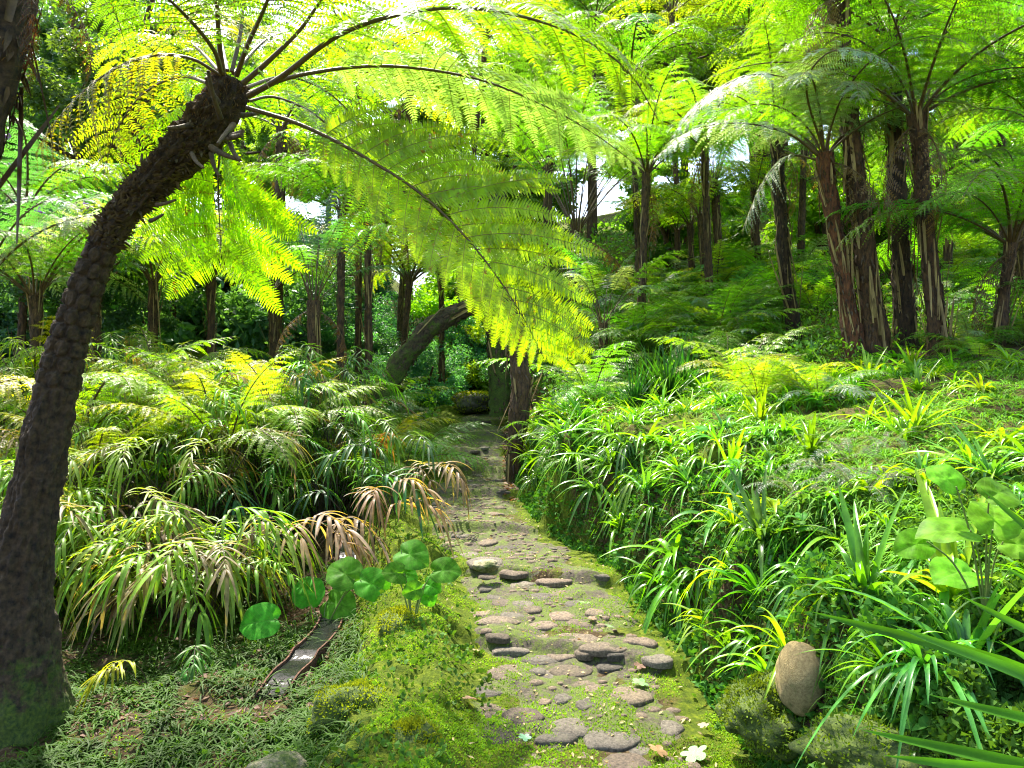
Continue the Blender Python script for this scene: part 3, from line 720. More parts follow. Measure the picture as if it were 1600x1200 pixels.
# fronds that leave the crown backwards
for k, px in enumerate([[(350, 120, 4.0), (300, 70, 4.4), (250, 60, 4.9), (200, 80, 5.3), (160, 130, 5.6)], [(365, 115, 4.0), (420, 60, 4.5), (480, 50, 5.0), (540, 80, 5.5), (590, 150, 5.8)],
                        [(355, 110, 4.0), (340, 40, 4.5), (330, 10, 5.0), (320, 20, 5.5), (310, 60, 6.0)], [(375, 140, 4.0), (450, 120, 4.5), (520, 150, 4.9), (570, 210, 5.2), (600, 290, 5.4)],
                        [(340, 135, 4.0), (280, 120, 4.3), (220, 150, 4.6), (180, 210, 4.8), (160, 280, 4.9)], [(345, 150, 4.0), (310, 170, 4.4), (270, 230, 4.8), (245, 310, 5.1), (240, 390, 5.3)]]):
    hero_frond(px, (0, -.1, 1), [YELLOW, LIME, GOLD, LIME, YELLOW, BR][k], npin=22, pinl=.42, nple=20, t0=.2, rr=.011, seed=120 + k, droop=.25, grav=.3)

# ------------------------------------------------------------------ the other tree ferns
tree_fern((1337, 562), (1288, 240), 19, 'reddish shaggy tree fern trunk with silvery fronds, left of the tall pale-striped one', L=2.1, n=11, cols=(SILVER, SILVER, LIME), mid=[(1318, 430, .4), (1298, 320, .8)], bark=(1.5, 1.0, .8), strips=40)
t1 = bpy.data.objects[sorted(o.name for o in bpy.data.objects if o.name.startswith('tree_fern'))[0]]
Y1 = t1.location.y; l1 = np.array(t1.location)
for k_, px_ in enumerate([[(1287, 245, 0), (1274, 170, -.2), (1235, 125, -.5), (1170, 118, -.8), (1100, 155, -1.0), (1050, 215, -1.1)], [(1284, 248, 0), (1230, 208, -.2), (1150, 192, -.4), (1080, 205, -.5), (1020, 250, -.6)],
                          [(1290, 245, 0), (1260, 140, -.5), (1290, 85, -1), (1345, 80, -1.4), (1400, 105, -1.7)], [(1282, 250, 0), (1230, 245, .2), (1190, 290, .3), (1160, 360, .4)]]):
    link('frond', frond_mesh('frond', [P(a_, b_, Y1 + c_) - l1 for a_, b_, c_ in px_], (0, -.1, 1), npin=24, pinl=.50, nple=18, t0=.2, rr=.018, seed=400 + k_, droop=.25, grav=.2, fill=.8, wfrac=.6, mats=[M['leaf_silver'], M['stalk'], M['midrib']]), t1, col=(.24, .36, .30))  # silver colour stands in for sky sheen on the glossy tops
tree_fern((1370, 556), (1308, -10), 22, 'tallest tree fern with pale dry stipes down its trunk, crown cut by the frame', L=2.5, n=16, mid=[(1352, 400, .3), (1334, 250, .5), (1318, 110, .8)], strips=90, bark=(1.1, 1, .9))
tree_fern((1417, 540), (1392, 60), 19, 'dark tree fern trunk with tall crown, second from right in the cluster', L=2.3, n=14, mid=[(1408, 400, .4), (1398, 220, .8)], strips=50, bark=(.6, .6, .6), cols=(LIME, GREEN, LIME))
tree_fern((1467, 552), (1432, 180), 18, 'tan-striped tree fern with spreading green crown, rightmost of the trunk cluster', L=2.5, n=14, mid=[(1452, 400, .4), (1440, 280, .8)], strips=60, bark=(.9, .8, .7), cols=(GREEN, LIME))
tree_fern((1242, 525), (1212, 222), 14, 'slim black tree fern with tan stubs near its crown, left of the trunk cluster', L=2.0, n=13, mid=[(1226, 420, .4), (1218, 300, .8)], strips=40, bark=(.5, .5, .5))
tree_fern((1126, 455), (1116, 285), 10, 'thin straight tree fern with a vase of bare stalks, at centre right behind the bank', L=2.3, n=16, kinds=VASE_FR, mid=[(1122, 380, .5)], strips=24, dead=0, el=(-25, 5))
for bx, by, tx, ty, r_, lb in [(1102, 458, 1094, 335, 8, 'thin far trunk immediately left of the vase-crowned fern'), (1082, 452, 1078, 350, 7, 'dark thin far trunk, second left of the vase-crowned fern'),
                              (1060, 448, 1058, 360, 6, 'short thin far trunk, third left of the vase-crowned fern'), (1044, 440, 1040, 370, 6, 'faint small far trunk at the left end of the far row'), (1185, 440, 1180, 300, 7, 'thin far trunk between the vase-crowned fern and the slim black one')]:
    tree_fern((bx, by), (tx, ty), r_, 'tree fern with ' + lb, L=1.8, n=10, kinds=FAR_FR, strips=10, cols=(LIME, YELLOW, GREEN), dead=0)
tree_fern((530, 560), (534, 330), 9, 'thin tree fern with pale striped trunk, left one of the pair behind the arched trunk', L=1.9, n=13, Yb=11.0, strips=40, cols=(LIME, GREEN))
tree_fern((577, 560), (574, 310), 9, 'thin tree fern with dark trunk, right one of the pair behind the arched trunk', L=2.0, n=13, Yb=11.5, strips=40, cols=(LIME, GREEN))
tree_fern((900, 480), (900, 362), 16, 'vase-shaped tree fern with long dark stalks above the path end', L=3.3, n=22, kinds=VASE_FR, Yb=14, dead=1, cols=(GREEN, DEEP, LIME), el=(-22, 8))
tree_fern((1522, 350), (1516, 190), 11, 'slender distant tree fern with mossy trunk at the right, beyond the cluster', L=2.4, n=12, Yb=16, kinds=FAR_FR)
tree_fern((1400, 420), (1405, 330), 16, 'low fern with dark upright stalks behind the trunk cluster', L=2.2, n=16, kinds=VASE_FR, Yb=13, dead=0, cols=(DEEP, GREEN), el=(-22, 8))
tree_fern((1600, 440), (1590, 330), 14, 'low fern with broad dark striped fronds at the right edge of the frame', L=2.4, n=13, kinds=TREE_FR, Yb=10, dead=0, cols=(DEEP, GREEN))
tree_fern((488, 560), (490, 470), 13, 'short tree fern with bare stalks behind the ribbon ferns, left of the striped pair', L=1.7, n=15, kinds=VASE_FR, Yb=9.6, dead=2, cols=(GREEN, TEAL), el=(-22, 8))
tree_fern((945, 545), (942, 505), 10, 'stemless fern with fanned stalks above the iris clump', L=1.7, n=13, kinds=VASE_FR, Yb=11, dead=0, cols=(SILVER, GREEN), el=(-22, 8))
tree_fern((430, 500), (440, 200), 12, 'tree fern hung with brown dead fronds, behind the leaning crown', L=2.2, n=12, Yb=12.5, dead=7, strips=30, cols=(LIME, GREEN))
# taller canopy ferns further back
canopy = [(60, 600, 55, 462, 8.8, 'low silvery'), (150, 600, 150, 450, 9.8, 'low teal'), (235, 600, 240, 440, 10.6, 'squat bright'), (-30, 600, -30, 440, 8.2, 'low bluish'), (330, 600, 330, 430, 11.4, 'squat lime'), (430, 600, 425, 455, 12, 'squat green'), (620, 600, 640, 440, 14.5, 'stubby lime'), (690, 600, 690, 430, 16, 'stubby green'),
          
          (1110, 480, 1100, 230, 13, 'broad lime'), (1000, 500, 1010, 270, 12, 'flat crowned'), (1480, 480, 1490, 250, 12.5, 'wide lime'), (1560, 480, 1580, 380, 8.5, 'dark striped'),
          (620, 520, 640, 150, 17, 'tall'), (700, 520, 760, 60, 19, 'pale crowned'), (1000, 480, 985, 120, 16, 'arching'), (1060, 450, 1050, 20, 18, 'high'), (1180, 400, 1170, 60, 17, 'bright lime'),
          (1570, 420, 1560, 90, 13, 'wide crowned'), (840, 500, 860, 180, 18, 'green topped'), (1500, 400, 1490, 30, 18, 'lofty'), 
          (30, 500, 40, 330, 11, 'silvery'), (1250, 430, 1260, 100, 15, 'feathery'), (560, 450, 560, 130, 15, 'yellowish'), (920, 480, 930, 30, 22, 'distant high'), (1340, 400, 1350, 170, 14, 'mid height'), (1620, 400, 1640, 210, 9, 'broad')]
for k, (bx, by, tx, ty, Yb, ad) in enumerate(canopy):
    g0 = P(bx, by, Yb); tp = P(tx, ty, Yb)
    tree_fern((bx, by), (tx, ty), 9 * 12 / Yb, 'x', L=2.6 if Yb > 14 else 2.2, n=15 if tx > 620 else 10, Yb=Yb, kinds=TREE_FR if Yb < 15 else FAR_FR, cols=[(LIME, YELLOW), (LIME, GREEN), (SILVER, TEAL, GREEN)][0 if ad in ('squat bright', 'squat lime', 'stubby lime', 'broad lime', 'wide lime', 'pale crowned', 'high', 'bright lime', 'yellowish', 'tall') else (2 if ad in ('low silvery', 'low teal', 'low bluish', 'spreading silvery', 'teal', 'bluish', 'silvery') else 1)], dead=0 if 'squat' in ad or 'low' in ad or 'stub' in ad else 1)
    auto_label(C.objects[[o.name for o in C.objects if o.name.startswith('tree_fern')][-1]] if False else bpy.data.objects[sorted([o.name for o in bpy.data.objects if o.name.startswith('tree_fern')])[-1]], ad + ' tree fern of the canopy', tp, 'tree fern', 'tree ferns of the grove')

# slim grey trunk by the steps, arched mossy trunk and the mossy stump behind it
def plain_trunk(name, px, radii, label, mats, cat='tree', parts=None, **kw):
    pts = [P(*c) for c in px]; base = pts[0].copy()
    root = link(name, None, None, base); tag(root, label, cat)
    mbx, pc = trunk_mb([q - base for q in pts], radii, abs(int(px[0][0])), **kw)
    link('trunk', mbx.mesh('trunk', mats), root)
    return root, pts[-1] - base
g = ground_hit(806, 748)
rt, tp = plain_trunk('slim_tree_fern', [(806, 756, g[1]), (806, 700, g[1]), (811, 640, g[1]), (816, 600, g[1]), (806, 530, g[1]), (802, 440, g[1] + .1)], [.11, .10, .105, .115, .09, .085, .09],
                     'slim grey tree fern trunk standing at the right edge of the steps', [M['barkfar'], M['strip'], M['fibre'], M['flake']], 'tree fern', bark=.13, strips=14, seg=26, fuzz=60)
add_fronds(rt, tp, TREE_FR, 5, 1.1, (GREEN, LIME))
Ya = 12.5
rt, tp = plain_trunk('arched_tree_fern', [(580, 690, Ya - .5), (603, 610, Ya - .4), (640, 548, Ya - .2), (688, 503, Ya), (740, 479, Ya + .1), (795, 476, Ya + .2)], [.19, .165, .155, .15, .14, .12],
                     'thick mossy trunk arched over the path behind the steps', [M['logmoss'], M['strip'], M['moss'], M['flake']], 'tree fern', bark=.14, seg=36, strips=10)
add_fronds(rt, tp, TREE_FR, 9, 1.6, (LIME, YELLOW, BR), el=(-10, 30))
plain_trunk('mossy_tree', [(784, 650, 12.9), (782, 600, 12.9), (775, 540, 12.9), (770, 480, 12.9), (775, 400, 13.0), (780, 300, 13.1)], [.20, .16, .15, .15, .13, .12],
            'dark upright trunk just under the end of the arched mossy trunk', [M['logmoss'], M['strip'], M['moss'], M['flake']], bark=.13, seg=26, strips=8)
# trunk at the top left corner with hanging dead fronds
rt, tp = plain_trunk('dark_tree_fern', [(-420, 1100, 3.2), (-260, 700, 3.2), (-70, 300, 3.2), (-12, 100, 3.2), (12, -60, 3.2)], [.14, .12, .10, .10, .12],
                     'very dark fern trunk cut by the top left corner, hung with brown scraps', [M['bark'], M['stalk'], M['fibre'], M['flake']], 'tree fern', bark=.2, strips=60, fuzz=300)
add_fronds(rt, tp, TREE_FR, 9, 1.7, (GREEN, DEEP), el=(0, 25))
for k in range(2):
    o = link('dead_frond', FAR_FR[k % 3], rt, col=jit((.07, .03, .015))); o.location = tuple(tp + np.array([.08, 0, -.05])); o.scale = (.55, .22, .55)
    o.rotation_euler = (0, R(rnd.uniform(75, 100)), R(rnd.uniform(-60, 40)))

# ------------------------------------------------------------------ understorey ferns
def low_fern(x, y, L, n, cols, lead, kinds=LOW_FR, group='ferns of the undergrowth', el=(-20, 10), name='fern'):
    z = float(terrain(x, y, False)); root = link(name, None, None, (x, y, z))
    add_fronds(root, (0, 0, .02), kinds, n, L, cols, el)
    cn = {YELLOW: 'yellowish', SILVER: 'silvery', LIME: 'lime', GREEN: 'mid-green', TEAL: 'teal', DEEP: 'deep green', BR: 'glowing'}.get(cols[0], '')
    if cn and ' ' in lead and not lead.startswith('lacy'): lead = ('small ' if L < .75 else 'large ' if L > 1.35 else '') + cn + ' ' + ' '.join(lead.split()[1:])
    auto_label(root, lead, (x, y, z + L * .4), 'fern', group); return root
for k in range(120):     # right, beyond the straps
    y = rnd.uniform(8.2, 18) if k < 70 else rnd.uniform(9, 16); x = rnd.uniform(.9, .72 * y + .8) if k < 70 else rnd.uniform(.9, .36 * y)
    if x - pcx(y) < 1.3 or (y < 10.8 and 1170 < 800 + x / y * 1200 < 1530): continue
    low_fern(x, y, rnd.uniform(.8, 1.5), rnd.randint(8, 11), rnd.choice([(LIME, YELLOW), (GREEN, LIME), (SILVER, GREEN), (GREEN, TEAL), (LIME, GREEN)]), 'arching green fern')
for k in range(34):     # behind the arched trunk and the striped pair
    y = rnd.uniform(10.5, 16.5); px = rnd.uniform(430, 745); x = (px - 800) / 1200 * y
    if x - pcx(y) > -1.7: x = float(pcx(y)) - rnd.uniform(1.7, 2.6)
    low_fern(x, y, rnd.uniform(.9, 1.7), rnd.randint(9, 12), rnd.choice([(LIME, YELLOW), (LIME, GREEN), (BR, LIME), (TEAL, SILVER), (GREEN, LIME)]), 'fresh fern beyond the arch', group='ferns beyond the arch')
for k in range(26):
    y = rnd.uniform(6.3, 9.5); x = rnd.uniform(2.2, .7 * y)
    if 1200 < 800 + x / y * 1200 < 1500 and y > 7.2: continue
    low_fern(x, y, rnd.uniform(.4, .75), rnd.randint(8, 11), rnd.choice([(LIME, YELLOW), (GREEN, LIME), (SILVER, GREEN)]), 'small lacy bank fern', group='small ferns of the bank')
for k in range(50):     # left slope
    y = rnd.uniform(8.5, 17); x = rnd.uniform(-.7 * y - .5, -1.9)
    low_fern(x, y, rnd.uniform(.9, 1.7), rnd.randint(8, 11), rnd.choice([(SILVER, TEAL), (GREEN, TEAL), (SILVER, LIME), (LIME, GREEN), (YELLOW, LIME)]), 'leafy fern of the left slope')
for px, py, Y, L, cols, ld in [(640, 690, 9.0, 1.1, (GREEN, DEEP), 'dark drooping fern'), (600, 640, 9.2, 1.3, (LIME, YELLOW), 'yellow-tipped fern'), (560, 650, 8.6, 1.3, (YELLOW, GREEN), 'glowing yellow-green fern'),
                              (540, 600, 9.5, 1.2, (YELLOW, YELLOW), 'curly yellow fern')]:
    g = P(px, py, Y); low_fern(g[0], Y, L, 11, cols, ld)
for px, py, Y, L in [(120, 500, 7.2, 1.7), (330, 520, 7.6, 1.7), (400, 500, 8.2, 1.7), (240, 520, 8.8, 1.8), (450, 580, 7.8, 1.5), (60, 500, 8.8, 1.9), (540, 610, 9.2, 1.4), (590, 620, 8.8, 1.2), (350, 600, 6.9, 1.3), (150, 640, 6.4, .9), (210, 560, 7.6, 1.1), (260, 600, 7.2, 1.0), (160, 520, 8.4, 1.2), (300, 540, 8.3, 1.1), (80, 560, 8, 1.1), (560, 640, 8, .9), (500, 620, 8.4, 1.0), (20, 620, 7, 1.0)]:
    g = P(px, py, Y); low_fern(g[0], Y, L, 10, (YELLOW, YELLOW, GOLD, LIME, BR), 'lacy fern rising among the ribbon ferns', TREE_FR, el=(-5, 22))  # bright yellow mix paints these ferns as sunlit
    lf = [o for o in bpy.data.objects if o.name.startswith('fern')]; lf = max(lf, key=lambda o: (len(o.name) > 4, o.name)); up_ = .85 if px < 480 else .2
    for c_ in lf.children: c_.location.z += up_
    mb = MB(); tube(mb, resample([[0, 0, -.05], [.02, 0, up_ * .5], [0, 0, up_ + .03]], 8), np.linspace(.05, .035, 8), 9); link('trunk', mb.mesh('trunk', [M['barkfar']]), lf)
for px, py, Y, L in [(20, 520, 8.6, 1.9), (110, 470, 9.6, 1.9), (-60, 470, 8.0, 2.0), (170, 500, 10.4, 1.7), (60, 420, 11.5, 2.0), (240, 480, 11.2, 1.6), (200, 420, 13, 1.9)]:
    g = P(px, py, Y); low_fern(g[0], Y, L, 12, (SILVER, (.16, .30, .17), LIME), 'big silvery fern on the left slope', TREE_FR)
for px, py, L, cols in [(830, 730, .5, (LIME, GREEN)), (850, 770, .55, (GREEN, DEEP)), (880, 800, .45, (GREEN, DEEP)), (845, 700, .5, (LIME, SILVER))]:
    g = ground_hit(px, py, 5); low_fern(g[0] + .12, g[1], L, 9, cols, 'sword fern on the bank foot', SWORD_FR, 'sword ferns at the foot of the bank', el=(-25, 5), name='sword_fern')
for px, py in [(1290, 740), (1340, 770), (1380, 700), (1250, 780), (1400, 760), (1330, 720)]:
    g = ground_hit(px, py); low_fern(g[0], g[1], .42, 8, ((.10, .17, .11), (.13, .2, .13)), 'small grey-green fern on the bank', SWORD_FR, 'small grey ferns of the bank', el=(-25, 5), name='sword_fern')

# ------------------------------------------------------------------ ribbon ferns (left bed)
def ribbon_frond(seed, H=1.0, fine=False):
    g = np.random.default_rng(seed); mbx = MB()
    lean = g.uniform(.12, .42) * (.5 + .5 * H); tp_ = np.array([lean, 0, H - .06])
    st = resample([[0, 0, 0], [lean * .35, g.normal(0, .02), .5 * H], tp_, tp_ + [.14, 0, .03], tp_ + [.30, 0, -.05]], 22)
    st = st[np.linspace(0, 21, 22).astype(int)]
    tube(mbx, st, np.linspace(.0055, .002, 22), 5, 1)
    n = g.integers(9, 12) if fine else g.integers(5, 8); sl_ = np.linalg.norm(st - tp_, axis=1); i0 = int(np.argmin(sl_)); st = np.vstack([st[:i0], resample(st[i0:], 14)]); idx = np.linspace(i0, len(st) - 1, n).astype(int)
    T = tangents(st)[idx]; S = nrm(np.cross(T, [0, 0, 1.])); B = st[idx]
    for sg in (1, -1):
        d = nrm(S * sg * np.linspace(1, .35, n)[:, None] + T * np.linspace(.25, 1, n)[:, None] + np.array([0, 0, .25]) + g.normal(0, .12, (n, 3)))
        ribbons(mbx, B, d, g.uniform(.10, .23, n) if fine else g.uniform(.18, .34, n), g.uniform(.012, .021, n) if fine else g.uniform(.019, .031, n), g.uniform(.1, 1.2, n) if fine else g.uniform(.35, 1.9, n), 8, 0, .3, prof=np.array([.4, .9, 1, 1, .95, .85, .7, .45, .05]))
    ribbons(mbx, st[-1:], T[-1:] + [[0, 0, .1]], np.array([.34]), .026, 1.2, 8, 0, .3)
    return mbx.mesh('ribbon_frond', [M['ribbon'], M['stem']])
RIBH = [.35, .6, .85, 1.15, 1.5, 1.85]
RIB = {h_: [ribbon_frond(60 + k + int(h_ * 100), h_) for k in range(4)] for h_ in RIBH}
RIBF = {h_: [ribbon_frond(90 + k + int(h_ * 100), h_, True) for k in range(4)] for h_ in RIBH}
def ribbon_fern(x, y, H, n, cols, lead='tall ribbon-leaved fern', az=None, fine=0.0):
    z = float(terrain(x, y, False)); root = link('ribbon_fern', None, None, (x, y, z))
    for k in range(n):
        hh_ = H * rnd.uniform(.45, 1.08); h_ = min(RIBH, key=lambda q: abs(q - hh_)); o = link('frond', rnd.choice((RIBF if rnd.random() < fine else RIB)[h_]), root); s = min(1.15, max(.85, hh_ / h_))
        s *= .55 if H < .45 else 1
        o.scale = (s, s, s); o.rotation_euler = (rnd.uniform(-.12, .12), rnd.uniform(-.12, .15), rnd.uniform(0, 6.28) if az is None else az + rnd.uniform(-.9, .9))
        o.location = (rnd.uniform(-.07, .07), rnd.uniform(-.07, .07), -.02); o.color = (*jit(rnd.choice(cols)), 1)
    lead = lead if 'tall' not in lead else ['low', 'knee-high', 'waist-high', 'shoulder-high', 'tall'][int(np.clip((H - .3) / .3, 0, 4))] + lead[4:]
    auto_label(root, lead, (x, y, z + H * .7), 'fern', 'ribbon ferns of the left bed'); return root
k = 0
while k < 60:
    y = 5.2 + 3.8 * rnd.random() ** 1.3; px = rnd.uniform(-60, 660)
    x = (px - 800) / 1200 * y
    if x > -1.15 or x - pcx(y) > -1.15 or (y < 6.3 and px > 370): continue
    base_py = 600 + (CAM[2] - .05) / y * 1200
    ytop = np.interp(px, [0, 100, 250, 400, 480, 560, 650], [540, 525, 510, 465, 545, 630, 670])
    H = min(1.9, (CAM[2] + (600 - ytop) / 1200 * y)) * rnd.uniform(.6, 1.0); H = min(H, float(np.interp(y, [5.2, 6, 7, 8, 9], [.75, 1.15, 1.6, 1.85, 2.0])) * rnd.uniform(.75, 1.12))
    sun = px < 330  # sunlight painted in: plants on the far left get brighter leaf colours
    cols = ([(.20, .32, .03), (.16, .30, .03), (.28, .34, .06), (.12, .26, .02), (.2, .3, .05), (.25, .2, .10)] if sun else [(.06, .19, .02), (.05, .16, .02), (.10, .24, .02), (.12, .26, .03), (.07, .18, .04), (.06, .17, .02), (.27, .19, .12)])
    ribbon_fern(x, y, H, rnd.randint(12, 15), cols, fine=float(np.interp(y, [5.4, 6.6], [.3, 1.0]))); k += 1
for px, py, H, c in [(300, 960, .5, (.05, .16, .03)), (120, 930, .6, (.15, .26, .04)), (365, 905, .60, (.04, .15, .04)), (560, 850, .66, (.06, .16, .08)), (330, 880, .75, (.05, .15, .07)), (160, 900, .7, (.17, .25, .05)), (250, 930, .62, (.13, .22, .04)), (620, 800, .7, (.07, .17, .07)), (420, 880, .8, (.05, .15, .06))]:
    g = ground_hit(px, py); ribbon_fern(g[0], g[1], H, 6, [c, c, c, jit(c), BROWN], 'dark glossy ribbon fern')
for px, py, H in [(440, 935, .72), (460, 920, .8), (330, 900, .9), (650, 800, .7), (590, 850, .62), (230, 910, .68)]:
    g = ground_hit(px, py); ribbon_fern(g[0], g[1], H, 3, [(.26, .18, .11), (.30, .22, .14)], 'withered tan ribbon fern', az=-1.2)
g = ground_hit(215, 1080); ribbon_fern(g[0], g[1], .38, 2, [(.36, .42, .02)], 'low yellow ribbon fern frond', az=-1.4)
g = ground_hit(310, 1040); ribbon_fern(g[0], g[1], .40, 3, [(.07, .2, .03)], 'low green ribbon fern', az=-1.2)

# ------------------------------------------------------------------ strap-leaved clumps (right bank)
def strap_clump(seed, n, L, Wd, up=.9, droop=(.4, 1.6)):
    g = np.random.default_rng(seed); a = g.uniform(0, 2 * np.pi, n); e = g.uniform(.25, 1.0, n) * up
    d = np.stack([np.cos(a) * (1 - e * .55), np.sin(a) * (1 - e * .55), e], 1)
    mbx = MB(); B = np.stack([np.cos(a) * .02, np.sin(a) * .02, a * 0 - .02], 1)
    ribbons(mbx, B, d, g.uniform(.55, 1.1, n) * L, g.uniform(.7, 1.15, n) * Wd, g.uniform(*droop, n), 9, 0, .35, twist=.25)
    return mbx.mesh('strap_clump', [M['strap']])
STR = [strap_clump(80 + k, n, 1.0, w_, up, dr) for k, (n, w_, up, dr) in enumerate([(24, .058, 1.1, (.4, 1.3)), (30, .046, 1.15, (.4, 1.4)), (20, .066, 1.0, (.4, 1.3)), (32, .038, 1.1, (.5, 1.6)), (26, .054, 1.35, (.2, 1.0)), (20, .046, .9, (.8, 2.0))])]
def place_strap(x, y, L, col, lead, me=None, z=None, name='strap_leaf_plant'):
    z = float(terrain(x, y)) if z is None else z
    o = link(name, me or rnd.choice(STR), None, (x, y, z), jit(col)); o.scale = (L, L, L * rnd.uniform(.85, 1.15)); o.rotation_euler = (rnd.uniform(-.15, .15), rnd.uniform(-.25, .05), rnd.uniform(0, 6.28))
    auto_label(o, lead, (x, y, z + L * .3), 'plant', 'strap-leaved plants of the right bank'); return o
pts_used = []; k = tries = 0
while k < 285 and tries < 20000:
    tries += 1
    y = 2.3 + 7.5 * rnd.random() ** .9; e = rnd.random() ** 1.35 * 4.2; x = float(pcx(y) + path_w(y)) + .12 + e
    if x / y > .72 or (y < 3.3 and 0.80 < x < 1.12 and y < 3.0): continue
    if x > 2.0 and 4.2 < y < 6.2 and rnd.random() < .65: continue
    dmin = .09 + .03 * (y / 4)
    if any((x - a) ** 2 + (y - b) ** 2 < dmin ** 2 for a, b in pts_used): continue
    pts_used.append((x, y)); k += 1
    c = rnd.choice([(.13, .32, .015), (.18, .38, .015), (.09, .26, .015), (.24, .42, .02), (.10, .26, .04)])
    place_strap(x, y, rnd.uniform(.36, .62) * (1.1 if e < .6 else .9), c, rnd.choice(['lime strap-leaved clump', 'arching green strap-leaved clump', 'glossy green strap-leaved clump', 'narrow-leaved grassy clump']))
IRIS = strap_clump(95, 60, 1.0, .03, 1.6, (.05, .5))
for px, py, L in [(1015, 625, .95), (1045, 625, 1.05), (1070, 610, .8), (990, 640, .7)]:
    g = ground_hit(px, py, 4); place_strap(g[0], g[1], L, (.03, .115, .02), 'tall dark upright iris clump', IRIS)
# hanging clumps along the bank's foot
for px, py, L in [(1090, 900, .55), (1065, 930, .5), (1020, 800, .5), (900, 720, .45), (960, 780, .42), (1110, 960, .45), (1250, 900, .5), (1180, 830, .5), (1400, 1000, .5), (1330, 980, .42)]:
    g = ground_hit(px, py, 2.2); place_strap(g[0], g[1], L, (.10, .25, .015), 'drooping strap-leaved clump on the bank face', STR[5], g[2])
# long dark blades close to the camera, lower right
g = np.random.default_rng(9); mb = MB()
tips = [((1345, 1140), 1.25, 1.1), ((1265, 955), 1.3, 1.6), ((1390, 975), 1.15, 1.4), ((1450, 1085), 1.2, 1.2), ((1380, 1180), 1.1, 1.2), ((1500, 930), 1.3, 1.4), ((1440, 1200), 1.0, 1.1), ((1560, 880), 1.3, 1.5), ((1530, 760), 1.5, 1.4), ((1600, 700), 1.5, 1.4), ((1480, 1010), 1.2, 1.3), ((1560, 1000), 1.1, 1.0)]
rootp = np.array([1.25, 1.22, .62])
for (tx, ty), Yt, hgt in tips:
    e_ = P(tx, ty, Yt); st = rootp + g.normal(0, .04, 3) * [1, 1, .3]
    midp = (st + e_) / 2 + np.array([0.02, 0, .10 * hgt])
    pp = resample([st, st * .6 + midp * .4 + [0.02, 0, .05], midp, e_], 16); T = tangents(pp); S = nrm(np.cross(T, [g.normal(0, .2), -1, .55 + g.normal(0, .2)])); Nn = np.cross(S, T)
    wv = (.017 * np.minimum(1, np.linspace(1, 0, 16) ** .55 * 1.3))[:, None]
    V = np.stack([pp - S * wv + Nn * wv * .4, pp, pp + S * wv + Nn * wv * .4], 1); b = (np.arange(15) * 3)[:, None]; j = np.arange(2)[None]
    mb.add(V - rootp, np.stack([b + j, b + j + 1, b + 4 + j, b + 3 + j], -1).reshape(-1, 4))
me = mb.mesh('long_strap_plant', [M['grass']])
tag(link('long_strap_plant', me, None, rootp, (.07, .20, .012)), 'close dark green plant with very long strap leaves reaching in from the lower right corner', 'plant')

# ------------------------------------------------------------------ round-leaved plants
def round_leaf(seed):
    g = np.random.default_rng(seed); n = 36; a = np.linspace(0, 2 * np.pi, n, endpoint=False)
    r = (1 - .30 * np.exp(-((np.pi - a) / .30) ** 2)) * (1 + .06 * np.cos(a)) * (1 + .012 * np.sin(a * 7 + seed)) + .10 * np.exp(-(np.minimum(a, 2 * np.pi - a) / .25) ** 2)
    mbx = MB(); V = [[0, 0, 0]]; K = 6
    for k in range(1, K + 1):
        q = k / K; x = r * np.cos(a) * q; y = r * np.sin(a) * q * .92
        z = .30 * np.abs(y) ** 1.2 - .26 * (x * x + y * y) + .055 * q * np.sin(a * 5 + seed) + .02 * vnoise(x * 4 + seed, y * 4) - .03 * np.exp(-(y / .05) ** 2)
        V += list(np.stack([x, y, z], 1))
    j = np.arange(n); j2 = (j + 1) % n
    mbx.v.append(np.array(V)); mbx.n = len(V); mbx.f.append((np.stack([j * 0, 1 + j, 1 + j2], -1), 0, True))
    for k in range(K - 1): mbx.f.append((np.stack([1 + k * n + j, 1 + (k + 1) * n + j, 1 + (k + 1) * n + j2, 1 + k * n + j2], -1), 0, True))
    # shift so the petiole joins near the notch
    mbx.v[0][:, 0] += .68
    return mbx.mesh('round_leaf', [M['broad']])
RL = [round_leaf(k) for k in range(4)]
def broad_plant(base_px, leaves, label, col, face=45):
    g = ground_hit(*base_px, 2.0); root = link('round_leaved_plant', None, None, g); tag(root, label, 'plant')
    for k, (px, py, wpx, az, tilt) in enumerate(leaves):
        Yl = g[1] + rnd.uniform(-.12, .12); c = P(px, py, Yl); s = wpx / 2400 * Yl
        o = link('leaf', RL[k % 4], root, col=jit(col)); o.scale = (s, s, s)
        e = (Matrix.Rotation(R(face + tilt * .3) + rnd.uniform(-.15, .15), 3, 'X') @ Matrix.Rotation(rnd.uniform(-.3, .3), 3, 'Y') @ Matrix.Rotation(R(az), 3, 'Z')).to_euler(); o.rotation_euler = e
        off = e.to_matrix() @ Vector((.68 * s, 0, 0)); o.location = tuple(c - g - np.array(off))
        mb = MB(); tube(mb, resample([[0, 0, -.03], (c - g - np.array(off)) * .55 + [0, 0, .03], c - g - np.array(off) + np.array(e.to_matrix() @ Vector((.12 * s, 0, 0)))], 10), np.linspace(.005, .0028, 10), 6)
        link('leaf_stalk', mb.mesh('leaf_stalk', [M['petiole']]), root)
BG_ = (.07, .25, .02)
broad_plant((470, 1010), [(410, 970, 66, 190, 38)], 'single large round leaf low over the dark grass left of the water channel', BG_)
broad_plant((505, 985), [(482, 927, 56, 100, 50), (525, 943, 62, 330, 25), (540, 897, 62, 150, 15), (580, 912, 60, -20, 15)], 'cluster of large round leaves leaning over the water channel', BG_)
